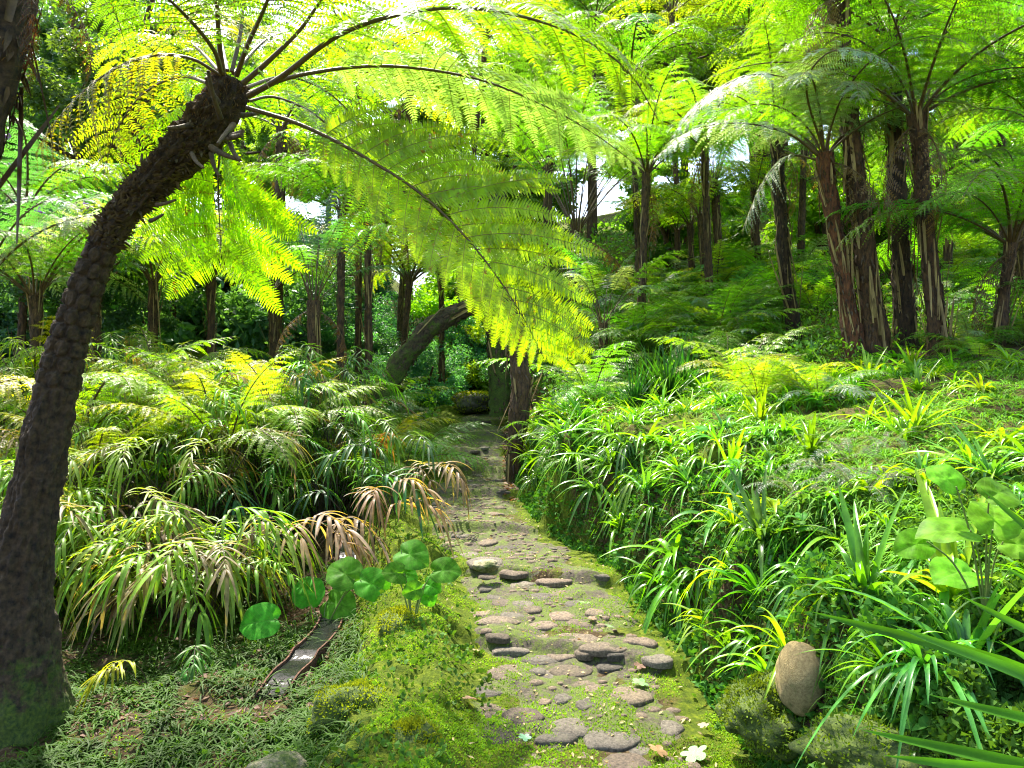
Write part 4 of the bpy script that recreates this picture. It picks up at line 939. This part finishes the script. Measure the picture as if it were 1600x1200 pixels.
broad_plant((645, 975), [(640, 866, 58, -30, 30), (630, 896, 42, -10, 20), (692, 891, 50, 0, 10), (648, 922, 34, 200, 55), (668, 930, 32, -60, 55), (620, 895, 40, 180, 20), (672, 915, 34, -30, 40)], 'round-leaved plant on the mossy mound at the left edge of the path', BG_)
broad_plant((1540, 960), [(1488, 828, 92, 170, -18), (1502, 893, 88, 200, -10), (1553, 812, 84, 60, 10), (1432, 850, 60, 190, 40), (1480, 748, 60, 120, 30), (1560, 770, 70, 20, 10), (1590, 850, 70, -20, 25)], 'lime round-leaved plant high on the bank, lit through its leaves', (.14, .36, .02), face=30)
for px, py, wv in [(1090, 690, 28), (1250, 840, 26), (1215, 610, 30), (1530, 555, 40), (1280, 640, 28), (1150, 745, 22), (1235, 1000, 26)]:
    g = ground_hit(px, py, 2.4)
    root = link('small_leafy_plant', None, None, g); auto_label(root, 'small broad-leaved seedling', g, 'plant', 'small broad-leaved seedlings of the bank')
    for k in range(4):
        o = link('leaf', RL[k], root, col=jit((.09, .27, .04))); s = wv / 2400 * g[1]; o.scale = (s, s * .8, s); o.location = (0, 0, .03 + .03 * k); o.rotation_euler = (0, R(rnd.uniform(-30, 25)), R(90 * k + rnd.uniform(-30, 30)))

# ------------------------------------------------------------------ rocks
def rock(px, py, sx, sy, sz, mat, label, seed, name='boulder', sink=.3, amp=.2, lift=0, y0=2.0, rot=0):
    g = ground_hit(px, py, y0); o = link(name, blob_mesh(name, sx, sy, sz, seed, mat, 48, 32, amp, 1.3), None, g + np.array([0, .0, sz * (1 - sink) * .5 + lift])); o.rotation_euler = (0, rot, rnd.uniform(0, .6))
    return tag(o, label, 'boulder')
def rock_at(px, py, Y, sx, sy, sz, mat, label, seed, name='boulder', amp=.2, rot=0):
    o = link(name, blob_mesh(name, sx, sy, sz, seed, mat, 48, 32, amp, 1.3), None, P(px, py, Y)); o.rotation_euler = (0, rot, 0)
    return tag(o, label, 'boulder')
M['egg'] = plain_mat('pale_boulder', (0.30, 0.21, 0.08), (0.60, 0.46, 0.21), 90, 0.9, 1.0, moss=(11, 0.58, -0.5, 1.5))
rock_at(1250, 1058, 3.0, .088, .13, .135, M['egg'], 'pale brown egg-shaped boulder set in the mossy bank', 2.2, amp=.07, rot=.2)
rock_at(1385, 1165, 2.5, .26, .22, .10, M['mossrock'], 'long low mossy rock in the bank right of the egg-shaped boulder', 6.7, name='mossy_boulder', amp=.45)
rock_at(1185, 1120, 3.1, .17, .22, .11, M['mossrock'], 'low moss-covered rock in the bank left of the egg-shaped boulder', 4.1, name='mossy_boulder', amp=.45)
rock_at(560, 1110, 3.62, .20, .18, .12, M['mossrock'], 'bright moss-covered mound stone at the lower edge of the path', 10.4, name='mossy_boulder', amp=.3)
rock_at(640, 1190, 3.2, .15, .15, .16, M['mossrock'], 'squarish mossy kerb rock at the lower left edge of the path', 11.4, name='mossy_boulder', amp=.1)
rock_at(430, 1215, 3.2, .14, .13, .09, M['rock'], 'half bare grey and tan rock at the bottom edge of the frame', 12.4, amp=.15)
rock_at(628, 985, 4.5, .14, .2, .13, M['mossrock'], 'mossy kerb rock below the round-leaved plant beside the path', 13.9, name='mossy_boulder')
rock_at(600, 845, 6.9, .2, .22, .12, M['mossrock'], 'mossy rock at the bend left of the path under the withered frond', 14.9, name='mossy_boulder')
rock_at(758, 884, 5.45, .09, .08, .045, M['rock'], 'dark wedge-shaped stone standing at the middle step', 15.9, amp=.2)
rock_at(742, 628, 14.6, .42, .4, .20, M['mossrock'], 'large mossy boulder at the foot of the dark upright trunk', 16.9, name='mossy_boulder', amp=.22)

# ------------------------------------------------------------------ water channel
cyy = np.array([2.6, 3.5, 4.1, 4.9, 5.9, 7.6]); cxx = np.array([-1.62, -1.47, -1.33, -1.19, -1.30, -1.5])
yy = np.linspace(4.15, 7.2, 60); xx = np.interp(yy, cyy, cxx)
# smooth the run
xx = np.convolve(np.pad(xx, 4, 'edge'), np.ones(9) / 9, 'valid')
ground_z = np.array([max(float(terrain(a - .1, b)), float(terrain(a + .1, b))) for a, b in zip(xx, yy)])
cz = np.interp(yy, [2.6, 4.55, 4.6, 6, 7.6], [-.10, -.085, -.05, -.02, .04]) + .03
cz = -.05 * (1 - sstep(4.15, 4.4, yy)) + np.minimum(np.maximum(cz - .05, np.interp(yy, yy[::6], ground_z[::6]) - .034), 1)
def strip_box(mb, off0, off1, zb, zt, mat=0):
    V = np.stack([np.stack([xx + off0, yy, cz + zb], 1), np.stack([xx + off0, yy, cz + zt], 1), np.stack([xx + off1, yy, cz + zt], 1), np.stack([xx + off1, yy, cz + zb], 1)], 1)
    b = (np.arange(len(yy) - 1) * 4)[:, None]; j = np.arange(4)[None]; j2 = (j + 1) % 4
    mb.add(V, np.stack([b + j, b + j2, b + 4 + j2, b + 4 + j], -1).reshape(-1, 4), mat, False)
    mb.add(V[0], np.array([[0, 1, 2, 3]]), mat, False); mb.add(V[-1], np.array([[3, 2, 1, 0]]), mat, False)
chn = link('water_channel', None, None, (0, 0, 0)); tag(chn, 'narrow open terracotta water channel running through the dark grass left of the path', 'water channel')
mb = MB(); strip_box(mb, -.080, -.070, -.08, .034); link('side_wall', mb.mesh('side_wall', [M['terracotta']]), chn)
mb = MB(); strip_box(mb, .070, .080, -.08, .024); link('side_wall', mb.mesh('side_wall', [M['terracotta']]), chn)
mb = MB(); strip_box(mb, -.069, .069, -.08, .0); link('bed', mb.mesh('bed', [M['terracotta']]), chn)
mb = MB(); V = np.stack([np.stack([xx - .069, yy, cz + .018], 1), np.stack([xx + .069, yy, cz + .018], 1)], 1); b = (np.arange(59) * 2)[:, None]
mb.add(V, b + np.array([[0, 1, 3, 2]])); tag(link('water', mb.mesh('water', [water_mat()])), kind='structure')

# ------------------------------------------------------------------ moss, grass, litter (uncountable)
def sample_ground(n, fn, ylo=2.0, yhi=10.0, xlo=-3.2, xhi=3.6, power=2.2):
    """random surface points, denser close to the camera, kept with probability fn"""
    u = rng.random(n * 3); a = ylo ** (1 - power); b = yhi ** (1 - power); y = (a + (b - a) * u) ** (1 / (1 - power))
    x = rng.uniform(-.70, .70, n * 3) * y; ok = (x > xlo) & (x < xhi) & (rng.random(n * 3) < fn(x, y)); x, y = x[ok][:n], y[ok][:n]
    h = .012; z = surf(x, y); nx_ = -(terrain(x + h, y) - terrain(x - h, y)) / (2 * h); ny_ = -(terrain(x, y + h) - terrain(x, y - h)) / (2 * h)
    nn = nrm(np.stack([nx_, ny_, np.ones_like(x)], 1))
    return np.stack([x, y, z], 1), nn
def jitter_face(P0, nn, rep, spread):
    """several points around each sample, spread over the surface, so steep faces get as many as flat ones"""
    q = np.repeat(P0, rep, 0); m = np.repeat(nn, rep, 0); r_ = rng.normal(0, spread, q.shape)
    x, y = q[:, 0] + r_[:, 0] * m[:, 2], q[:, 1] + r_[:, 1] * m[:, 2]
    return np.stack([x, y, terrain(x, y)], 1), m
def tufts(P0, nn, size, wd, name, mat, col, group=None, lean=.9):
    n = len(P0); d = nrm(nn + rng.normal(0, lean * .5, (n, 3))); s = nrm(np.cross(d, rng.normal(0, 1, (n, 3))))
    L = (size * rng.uniform(.5, 1.4, n))[:, None]; W_ = L * wd
    up = np.cross(s, d)
    b = P0 - nn * .003
    V = np.stack([b - s * W_ * .25, b + s * W_ * .25, b + d * L * .55 + s * W_ * .5, b + d * L + up * L * .25, b + d * L * .55 - s * W_ * .5], 1)
    f = np.arange(n)[:, None] * 5
    mbx = MB(); mbx.add(V, f + np.array([[0, 1, 2, 4]]), 0, False); mbx.f.append((f + np.array([[4, 2, 3]]), 0, False))
    o = link(name, mbx.mesh(name, [mat]), None, None, col); return tag(o, kind='stuff')
def f_moss(x, y):
    d = x - pcx(y); m = np.interp(d, [-1.5, -1.2, -.62, -.42, -.2, .3, .48, .62, 1.2, 2.5], [.1, .8, 1, .75, .42, .42, .75, 1, .8, .3])
    return m * np.clip(.5 + 1.3 * fbm(x * 4, y * 4, 3, 3), .02, 1)
p0, nn = sample_ground(230000, f_moss, 2.0, 9.5, power=2.4)
tufts(p0, nn, .012, .5, 'moss', M['moss'], (.20, .37, .02))
def f_cover(x, y):
    d = x - pcx(y); return np.interp(d, [-1.4, -1, -.6, -.45, .5, .7, 1.0, 3], [.12, .35, .25, 0, 0, .7, 1, .9]) * np.clip(.5 + 1.1 * fbm(x * 1.7 + 9, y * 1.7, 1, 3), .03, 1)
p0, nn = sample_ground(62000, f_cover, 2.0, 15, xhi=8, xlo=-8, power=2.0)
tufts(p0 + nn * .008, nn, .028, .75, 'ground_cover', M['moss'], (.07, .17, .02), lean=1.3)
# steep bank face: extra moss and hanging roots
yb = rng.uniform(2.3, 9, 60000) ** 1; yb = 2.3 + (yb - 2.3) ** 1.25 / 6.7 ** .25; eb = rng.uniform(0, .5, 60000)
xb = pcx(yb) + path_w(yb) + eb - .02; h = .01
nn = nrm(np.stack([-(terrain(xb + h, yb) - terrain(xb - h, yb)) / (2 * h), -(terrain(xb, yb + h) - terrain(xb, yb - h)) / (2 * h), np.ones_like(xb)], 1))
p0 = np.stack([xb, yb, terrain(xb, yb)], 1); keep = rng.random(60000) < np.clip(.55 + .9 * fbm(xb * 4, yb * 4, p0[:, 2] * 4, 3), 0, 1)
tufts(p0[keep], nn[keep], .017, .5, 'bank_moss', M['moss'], (.075, .13, .010))  # moss coloured darker to paint the shade in the face's hollows
k_ = np.flatnonzero(rng.random(60000) < .22)
tufts(p0[k_] + nn[k_] * .01, nn[k_], .042, .55, 'bank_leaves', M['moss'], (.055, .16, .02), lean=1.2)
k_ = np.flatnonzero(rng.random(60000) < .05); n = len(k_); mb = MB()
ribbons(mb, p0[k_], nn[k_] * [1, 1, .2] + rng.normal(0, .3, (n, 3)), rng.uniform(.06, .2, n), .005, rng.uniform(1, 3, n), 5, 0, .2)
tag(link('hanging_grass', mb.mesh('hanging_grass', [M['grass']]), None, None, (.09, .17, .02)), kind='stuff')
# moss on the boulders that carry it
def moss_on(o, dens, size, col, thr=.1):
    me = o.data; V = np.zeros(len(me.vertices) * 3, np.float32); me.vertices.foreach_get('co', V); V = V.reshape(-1, 3)
    Nv = np.zeros(len(me.vertices) * 3, np.float32); me.vertices.foreach_get('normal', Nv); Nv = Nv.reshape(-1, 3)
    rep = np.repeat(np.arange(len(V)), dens); q = V[rep] + rng.normal(0, .006, (len(rep), 3)); m = Nv[rep]
    k = (m[:, 2] > thr - 1) & (rng.random(len(rep)) < np.clip(.55 + m[:, 2] * .4 + .9 * fbm(q[:, 0] * 14, q[:, 1] * 14, q[:, 2] * 14, 2), 0, 1))
    q, m = q[k], m[k]; n = len(q); d = nrm(m + rng.normal(0, .45, (n, 3))); s = nrm(np.cross(d, rng.normal(0, 1, (n, 3)))); L = (size * rng.uniform(.5, 1.4, n))[:, None]
    W_ = L * .5; V = np.stack([q - s * W_ * .3, q + s * W_ * .3, q + d * L * .55 + s * W_ * .5, q + d * L, q + d * L * .55 - s * W_ * .5], 1); f = np.arange(n)[:, None] * 5
    mbx = MB(); mbx.add(V, f + np.array([[0, 1, 2, 4]]), 0, False); mbx.f.append((f + np.array([[4, 2, 3]]), 0, False))
    c = link('moss', mbx.mesh('moss', [M['moss']]), o, None, col); c['kind'] = 'stuff'
for o in [o for o in bpy.data.objects if o.name.startswith('mossy_boulder')]:
    b = o.location.x > .3
    moss_on(o, 5, .013 if o.location.y < 8 else .03, (.13, .20, .012) if b else (.28, .38, .015))

def blades(n, region, L, W_, col, name, droop=(.5, 2), seg=4, cl=0):
    """fine grass; region -> x, y arrays"""
    x, y = region(n)
    if cl:
        cx_, cy_ = x[::cl], y[::cl]; x = np.repeat(cx_, cl)[:n] + rng.normal(0, .03, n); y = np.repeat(cy_, cl)[:n] + rng.normal(0, .03, n)
    z = terrain(x, y); a = rng.uniform(0, 2 * np.pi, n); e = rng.uniform(.3, 1.3, n)
    mbx = MB(); ribbons(mbx, np.stack([x, y, z], 1), np.stack([np.cos(a), np.sin(a), e], 1), rng.uniform(.5, 1.2, n) * L, W_, rng.uniform(*droop, n), seg, 0, .2)
    return tag(link(name, mbx.mesh(name, [M['grass']]), None, None, col), kind='stuff')
def reg_left(n):
    y = rng.uniform(3.0, 6.6, n * 3); x = rng.uniform(-.72, -.2, n * 3) * y
    l = -(x - pcx(y)); chd = np.abs(x - np.interp(y, cyy, cxx)); ok = (l > 1.0) & ((chd > .06) | (y < 4.15)) & (rng.random(n * 3) < np.clip(.7 + fbm(x * 2, y * 2, 4, 2), .1, 1)) & (rng.random(n * 3) < 3.4 / y)
    return x[ok][:n], y[ok][:n]
xl, yl = reg_left(24000)
blades(len(xl) // 32 * 32, lambda n: (xl[:n], yl[:n]), .24, .009, (.045, .125, .010), 'mondo_grass', cl=32)
def reg_right(n):
    y = 2.6 + rng.random(n * 3) ** 1.2 * 8; x = pcx(y) + path_w(y) + .36 + rng.random(n * 3) ** 1.2 * 4.5
    ok = (x / y < .72) & (rng.random(n * 3) < np.clip(.5 + fbm(x * 1.5, y * 1.5, 7, 2), 0, 1)); return x[ok][:n], y[ok][:n]
xl, yl = reg_right(32000)
blades(len(xl) // 12 * 12, lambda n: (xl[:n], yl[:n]), .24, .009, (.12, .29, .02), 'fine_grass', cl=12)
# undergrowth carpeting the slopes behind: leafy ground cover nobody could count
g = np.random.default_rng(77); n = 90000
y = 8.8 + 18 * g.random(n) ** 1.4; x = g.uniform(-.75, .75, n) * y
ok = (np.abs(x - pcx(y)) > np.where(y < 16, .85, 0)) & (fbm(x * .9, y * .9, 2, 3) > -.45); x, y = x[ok], y[ok]; n = len(x)
q = np.stack([x, y, terrain(x, y, False) + g.random(n) ** 1.6 * (.18 + .30 * np.clip(fbm(x * .7 + 5, y * .7, 1, 2) + .4, 0, 1))], 1)
ax = nrm(g.normal(0, 1, (n, 3)) + [0, 0, .15]); sv = nrm(np.cross(ax, g.normal(0, 1, (n, 3)))); L_ = (g.uniform(.04, .11, n) * np.clip(y / 13, .7, 1.6))[:, None]
V = np.stack([q, q + ax * L_ * .5 + sv * L_ * .24, q + ax * L_, q + ax * L_ * .5 - sv * L_ * .24], 1); f = np.arange(n)[:, None] * 4
mb = MB(); mb.add(V, np.concatenate([f + [[0, 1, 2]], f + [[0, 2, 3]]]), 0, False)
tag(link('undergrowth', mb.mesh('undergrowth', [M['treeleaf']]), None, None, (.12, .27, .03)), kind='stuff')
# leaf litter
def litter(n, region, size, cols, name):
    x, y = region(n); n = len(x); z = surf(x, y) + .008; a = rng.uniform(0, 6.28, n); s = size * rng.uniform(.5, 1.4, n)
    d = np.stack([np.cos(a), np.sin(a), rng.normal(0, .25, n)], 1) * s[:, None]; t = np.stack([-np.sin(a), np.cos(a), rng.normal(0, .25, n)], 1) * s[:, None] * .38
    c = np.stack([x, y, z], 1); V = np.stack([c - d, c + t, c + d, c - t + [0, 0, .004]], 1); f = np.arange(n)[:, None] * 4
    mbx = MB(); mbx.add(V, np.concatenate([f + [[0, 1, 2]], f + [[0, 2, 3]]]), 0, False)
    return tag(link(name, mbx.mesh(name, [M['dead']]), None, None, cols), kind='stuff')
def reg_lit(n):
    y = rng.uniform(8.0, 13, n); x = pcx(y) + rng.uniform(.30, 1.6, n) ; return x, y
litter(5000, reg_lit, .035, (.34, .22, .13), 'leaf_litter')
def reg_lit2(n):
    y = rng.uniform(2.6, 15, n); x = pcx(y) + rng.normal(0, .38, n); return x, y
litter(1700, reg_lit2, .013, (.36, .28, .13), 'path_litter')
def reg_lit3(n):
    y = rng.uniform(3.8, 7.5, n); x = rng.uniform(-.66, -.22, n) * y; ok = (-(x - pcx(y)) > 1.1); return x[ok], y[ok]
litter(2600, reg_lit3, .022, (.16, .09, .055), 'bed_litter')

# fallen leaves one can point at
def lobed_leaf(seed):
    n = 30; a = np.linspace(0, 2 * np.pi, n, endpoint=False); r = .55 + .45 * np.abs(np.cos(a * 2.5)) ** .7
    mbx = MB(); V = np.vstack([[[0, 0, .02]], np.stack([r * np.cos(a) * .5, r * np.sin(a) * .5, .05 * np.sin(a * 3)], 1), np.stack([r * np.cos(a), r * np.sin(a), .10 * np.sin(a * 2 + seed)], 1)])
    j = np.arange(n); j2 = (j + 1) % n
    mbx.v.append(V); mbx.n = len(V); mbx.f.append((np.stack([j * 0, 1 + j, 1 + j2], -1), 0, True)); mbx.f.append((np.stack([1 + j, 1 + n + j, 1 + n + j2, 1 + j2], -1), 0, True))
    return mbx.mesh('fallen_leaf', [M['dead']])
LL = [lobed_leaf(k) for k in range(3)]
for k, (px, py, s, c, lb) in enumerate([(960, 990, .06, (.18, .30, .12), 'pale green lobed leaf lying flat at the second step'), (1000, 1078, .045, (.16, .28, .10), 'pale green lobed leaf on the right side of the path'), (912, 950, .045, (.24, .45, .14), 'small green lobed leaf fallen mid-path above the second step'),
        (925, 975, .03, (.3, .2, .12), 'tan dry leaf beside the pale lobed leaf at the second step'), (1028, 1185, .045, (.26, .14, .07), 'brown curled leaf at the bottom of the path'), (735, 1103, .04, (.26, .16, .09), 'brown leaf on the left edge of the path by the dark stone'), (1000, 1050, .035, (.26, .16, .09), 'brown leaf on the right of the path above the tilted slab'),
        (1100, 1145, .03, (.34, .29, .2), 'pale dry leaf on the moss at the lower right of the path'), (820, 1165, .03, (.2, .4, .2), 'little green leaf near the bottom centre of the path'), (745, 1025, .03, (.3, .2, .11), 'tan leaf on the moss left of the paving'), (1085, 1190, .06, (.24, .42, .18), 'green leaf cut by the bottom edge right of the path')]):
    g = ground_hit(px, py); o = link('fallen_leaf', LL[k % 3], None, g + np.array([0, 0, .035]), c); o.scale = (s, s, s); o.rotation_euler = (rnd.uniform(-.3, .3), rnd.uniform(-.3, .3), rnd.uniform(0, 6)); tag(o, lb, 'leaf', 'fallen leaves on the path')

# ------------------------------------------------------------------ shrubs and trees behind
def leaf_cloud(n, R3, size, seed, clumps=40, asp=.45, crown_c=(0, 0, 0), shell=.5, mbx=None, mat=0, tips=None):
    g = np.random.default_rng(seed); R3 = np.asarray(R3, float)
    if tips is None:
        c = nrm(g.normal(0, 1, (clumps, 3))) * (g.random((clumps, 1)) ** .45) * R3 * .85
    else: c = tips
    ci = g.integers(0, len(c), n); cs = g.uniform(.14, .34, len(c))[ci] * R3.mean() * shell * 1.6
    d = nrm(g.normal(0, 1, (n, 3))); q = c[ci] + d * (cs * g.random(n) ** .4)[:, None] * [1, 1, .75] + np.asarray(crown_c)
    ax = nrm(g.normal(0, 1, (n, 3)) * [1, 1, .6] + [0, 0, -.35]); s = nrm(np.cross(ax, g.normal(0, 1, (n, 3)))); u = np.cross(s, ax)
    L = (size * g.uniform(.6, 1.3, n))[:, None]; W_ = L * asp
    V = np.stack([q, q + ax * L * .5 + s * W_ * .5 + u * L * .06, q + ax * L, q + ax * L * .5 - s * W_ * .5 + u * L * .06], 1); f = np.arange(n)[:, None] * 4
    m = mbx or MB(); m.add(V, np.concatenate([f + [[0, 1, 2]], f + [[0, 2, 3]]]), mat, False); return m
# small stones bedded in the path, too many to count
mb = MB()
pk = []
for q in range(2600):
    y = 2.7 + 9 * rnd.random() ** 1.3; x = float(pcx(y)) + rnd.gauss(0, .26); s_ = rnd.uniform(.014, .052)
    if abs(x - pcx(y)) > .48 or fbm(np.array(x * 1.6), np.array(y * 1.6), 4, 2) < -.25 or any((x - a) ** 2 + (y - b) ** 2 < (s_ + c) ** 2 * .95 for a, b, c in placed + pk): continue
    pk.append((x, y, s_))
    a_ = np.linspace(0, 2 * np.pi, 8, endpoint=False); r_ = s_ * rng.uniform(.75, 1.15, 8); z_ = path_top(x, y) + .001; dome = .006
    V = np.vstack([np.stack([x + r_ * np.cos(a_), y + r_ * np.sin(a_) * .8, z_ + 0 * a_ - .010], 1), np.stack([x + r_ * .85 * np.cos(a_), y + r_ * .85 * np.sin(a_) * .8, z_ + dome + 0 * a_], 1)])
    j_ = np.arange(8); mb.add(V, np.stack([j_, (j_ + 1) % 8, 8 + (j_ + 1) % 8, 8 + j_], -1), 0, True); mb.f.append(((np.arange(8) + 8)[None] + mb.n - 16, 0, True))
o = link('pebbles', mb.mesh('pebbles', [M['stone']]), path_o, None, (.62, .55, .48)); o['kind'] = 'stuff'
SH = [leaf_cloud(9000, (1, 1, .8), .085, 200 + k, 36, .42).mesh('foliage', [M['treeleaf']]) for k in range(4)]
SHS = [leaf_cloud(16000, (1, 1, .8), .045, 210 + k, 46, .5).mesh('foliage', [M['treeleaf']]) for k in range(3)]
def stem_mesh(H, seed, n=4):
    g = np.random.default_rng(seed); mbx = MB()
    for k in range(n):
        a = g.uniform(0, 6.28); e = np.array([math.cos(a) * .5, math.sin(a) * .5, H]) * g.uniform(.7, 1)
        tube(mbx, resample([[0, 0, -.2], e * .4 + [0, 0, .1], e], 8), np.linspace(.05, .015, 8) * H, 6)
    return mbx.mesh('stem', [M['barkfar']])
STEM = [stem_mesh(.9, k) for k in range(3)]
def shrub(x, y, s, col, lead, small=False, zoff=.55, group='shrubs of the hillside'):
    z = float(terrain(x, y, False)); root = link('shrub', None, None, (x, y, z))
    o = link('foliage', rnd.choice(SHS if small else SH), root, (0, 0, zoff * s), jit(col)); o.scale = (s, s, s * rnd.uniform(.8, 1.2)); o.rotation_euler = (0, 0, rnd.uniform(0, 6))
    o = link('stem', rnd.choice(STEM), root); o.scale = (s, s, s)
    auto_label(root, lead, (x, y, z + s * .6), 'shrub', group); return root
for k in range(16):      # dark teal bushes closing the path's end
    y = rnd.uniform(16, 21); x = rnd.uniform(-.28, .02) * y; shrub(x, y, rnd.uniform(1.0, 1.7), (.06, .20, .12), 'dark teal bush beyond the path', True)
for k in range(26):      # rhododendrons, upper left
    y = rnd.uniform(12.5, 19); x = rnd.uniform(-.72, -.30) * y; shrub(x, y, rnd.uniform(1.4, 2.6), rnd.choice([(.07, .16, .09), (.08, .19, .11), (.08, .19, .06)]), 'dark evergreen shrub of the left hillside', k % 2 == 0)
for k in range(26):
    y = rnd.uniform(17, 26); x = rnd.uniform(-.1, .75) * y; shrub(x, y, rnd.uniform(1.2, 2.4), rnd.choice([LIME, GREEN, YELLOW, LIME]), 'lime bush of the right hillside', k % 3 == 0)
# a rhododendron with a few purple flowers
M['flower'] = plain_mat('purple_petal', (0.30, 0.10, 0.45), (0.5, 0.22, 0.7), 30, 0.6)
rs = [shrub(*P(px, py, 11.5)[:2], 1.5, (.035, .10, .04), 'rhododendron shrub', True, zoff=z_) for px, py, z_ in [(60, 300, 1.6), (190, 300, 1.5)]]
for o, lb in zip(rs, ['dark rhododendron with purple flowers at the left edge above the ferns', 'dark rhododendron with purple flowers behind the leaning trunk']): o['label'] = lb
for px, py, w_ in [(22, 257, 0), (135, 322, 1), (60, 330, 0), (12, 212, 0), (160, 345, 1)]:
    r_ = rs[w_]; g_ = P(px, py, 9.9); mb = MB()
    gg = np.random.default_rng(px); leaf_cloud(26, (.05, .05, .05), .045, px, 5, .7, mbx=mb)
    o = link('flower', mb.mesh('flower', [M['flower']]), r_); o.location = tuple(g_ - np.array(r_.location))

def tree_mesh(seed, H=9, spread=3.2, leaves=30000, size=.16):
    g = np.random.default_rng(seed); tb_ = MB(); tips = []
    base = [[0, 0, -.3], [g.normal(0, .1), g.normal(0, .1), H * .25], [g.normal(0, .3), g.normal(0, .3), H * .55], [g.normal(0, .4), g.normal(0, .4), H * .9]]
    tr = resample(base, 24); tube(tb_, tr, np.linspace(.22, .05, 24), 10)
    for k in range(18):
        i0 = int(g.uniform(7, 23)); a = g.uniform(0, 6.28); L = spread * g.uniform(.5, 1.1) * (1.15 - i0 / 40)
        e = tr[i0] + np.array([math.cos(a) * L, math.sin(a) * L, L * g.uniform(.2, .7)]); m_ = (tr[i0] + e) / 2 + [0, 0, -.15]
        br = resample([tr[i0], m_, e], 10); tube(tb_, br, np.linspace(.07, .015, 10), 5); tips += [br[5], br[7], br[9]]
        for q in range(3):
            s_ = br[int(g.integers(4, 9))]; e2 = s_ + nrm(g.normal(0, 1, 3)) * L * .35; tube(tb_, resample([s_, e2], 5), np.linspace(.02, .006, 5), 4); tips.append(e2)
    tips = np.array(tips)
    cr = leaf_cloud(leaves, (spread, spread, spread), size, seed, tips=tips, shell=.30)
    return tb_.mesh('trunk', [M['barkfar']]), cr.mesh('crown', [M['treeleaf']])
TR = [tree_mesh(300 + k, H=8 + k) for k in range(4)]
k = 0
tree_spots = []
for row, (Y, n, sp) in enumerate([(20, 7, 4.6), (26, 9, 4.6), (33, 11, 5.0), (42, 11, 6.5)]):
    for i_ in range(n):
        x = (i_ - (n - 1) / 2) * sp + rnd.uniform(-1, 1); tree_spots.append((x, Y + rnd.uniform(-2, 2), row))
tree_spots += [(-3.0, 22.5, 4), (-5.6, 23.5, 4), (-.4, 24, 4), (-8.5, 22, 4), (2.5, 24, 4), (-2.0, 27, 4), (5.5, 25, 4), (8.5, 24, 4), (1.0, 21.5, 4), (-11, 21, 4)]
for x, y, row in tree_spots:
    if row == 0 and -9 < x < 7: continue
    z = float(terrain(x, y, False)); root = link('broadleaf_tree', None, None, (x, y, z)); t_, c_ = TR[k % 4]; k += 1
    s = rnd.uniform(.8, 1.15) * (1.0 + .12 * row) if row < 4 else rnd.uniform(.62, .8)
    if x < -4 and row in (0, 1, 2): s *= .88; col = rnd.choice([(.15, .28, .02), (.20, .34, .02), (.10, .22, .02), (.26, .36, .03)]) if x > -5 else rnd.choice([(.09, .20, .08), (.11, .24, .06), (.16, .28, .05)])
    for me, nm in ((t_, 'trunk'), (c_, 'crown')):
        o = link(nm, me, root, col=jit(col) if nm == 'crown' else (1, 1, 1)); o.scale = (s, s, s); o.rotation_euler = (0, 0, rnd.uniform(0, 6))
        if nm == 'trunk': rz = o.rotation_euler.z
        else: o.rotation_euler.z = rz
    auto_label(root, ['near', 'middle', 'further', 'farthest', 'low'][row] + ' broadleaf tree behind the ferns', (x, y, z + 7 * s), 'tree', 'broadleaf trees behind the grove')
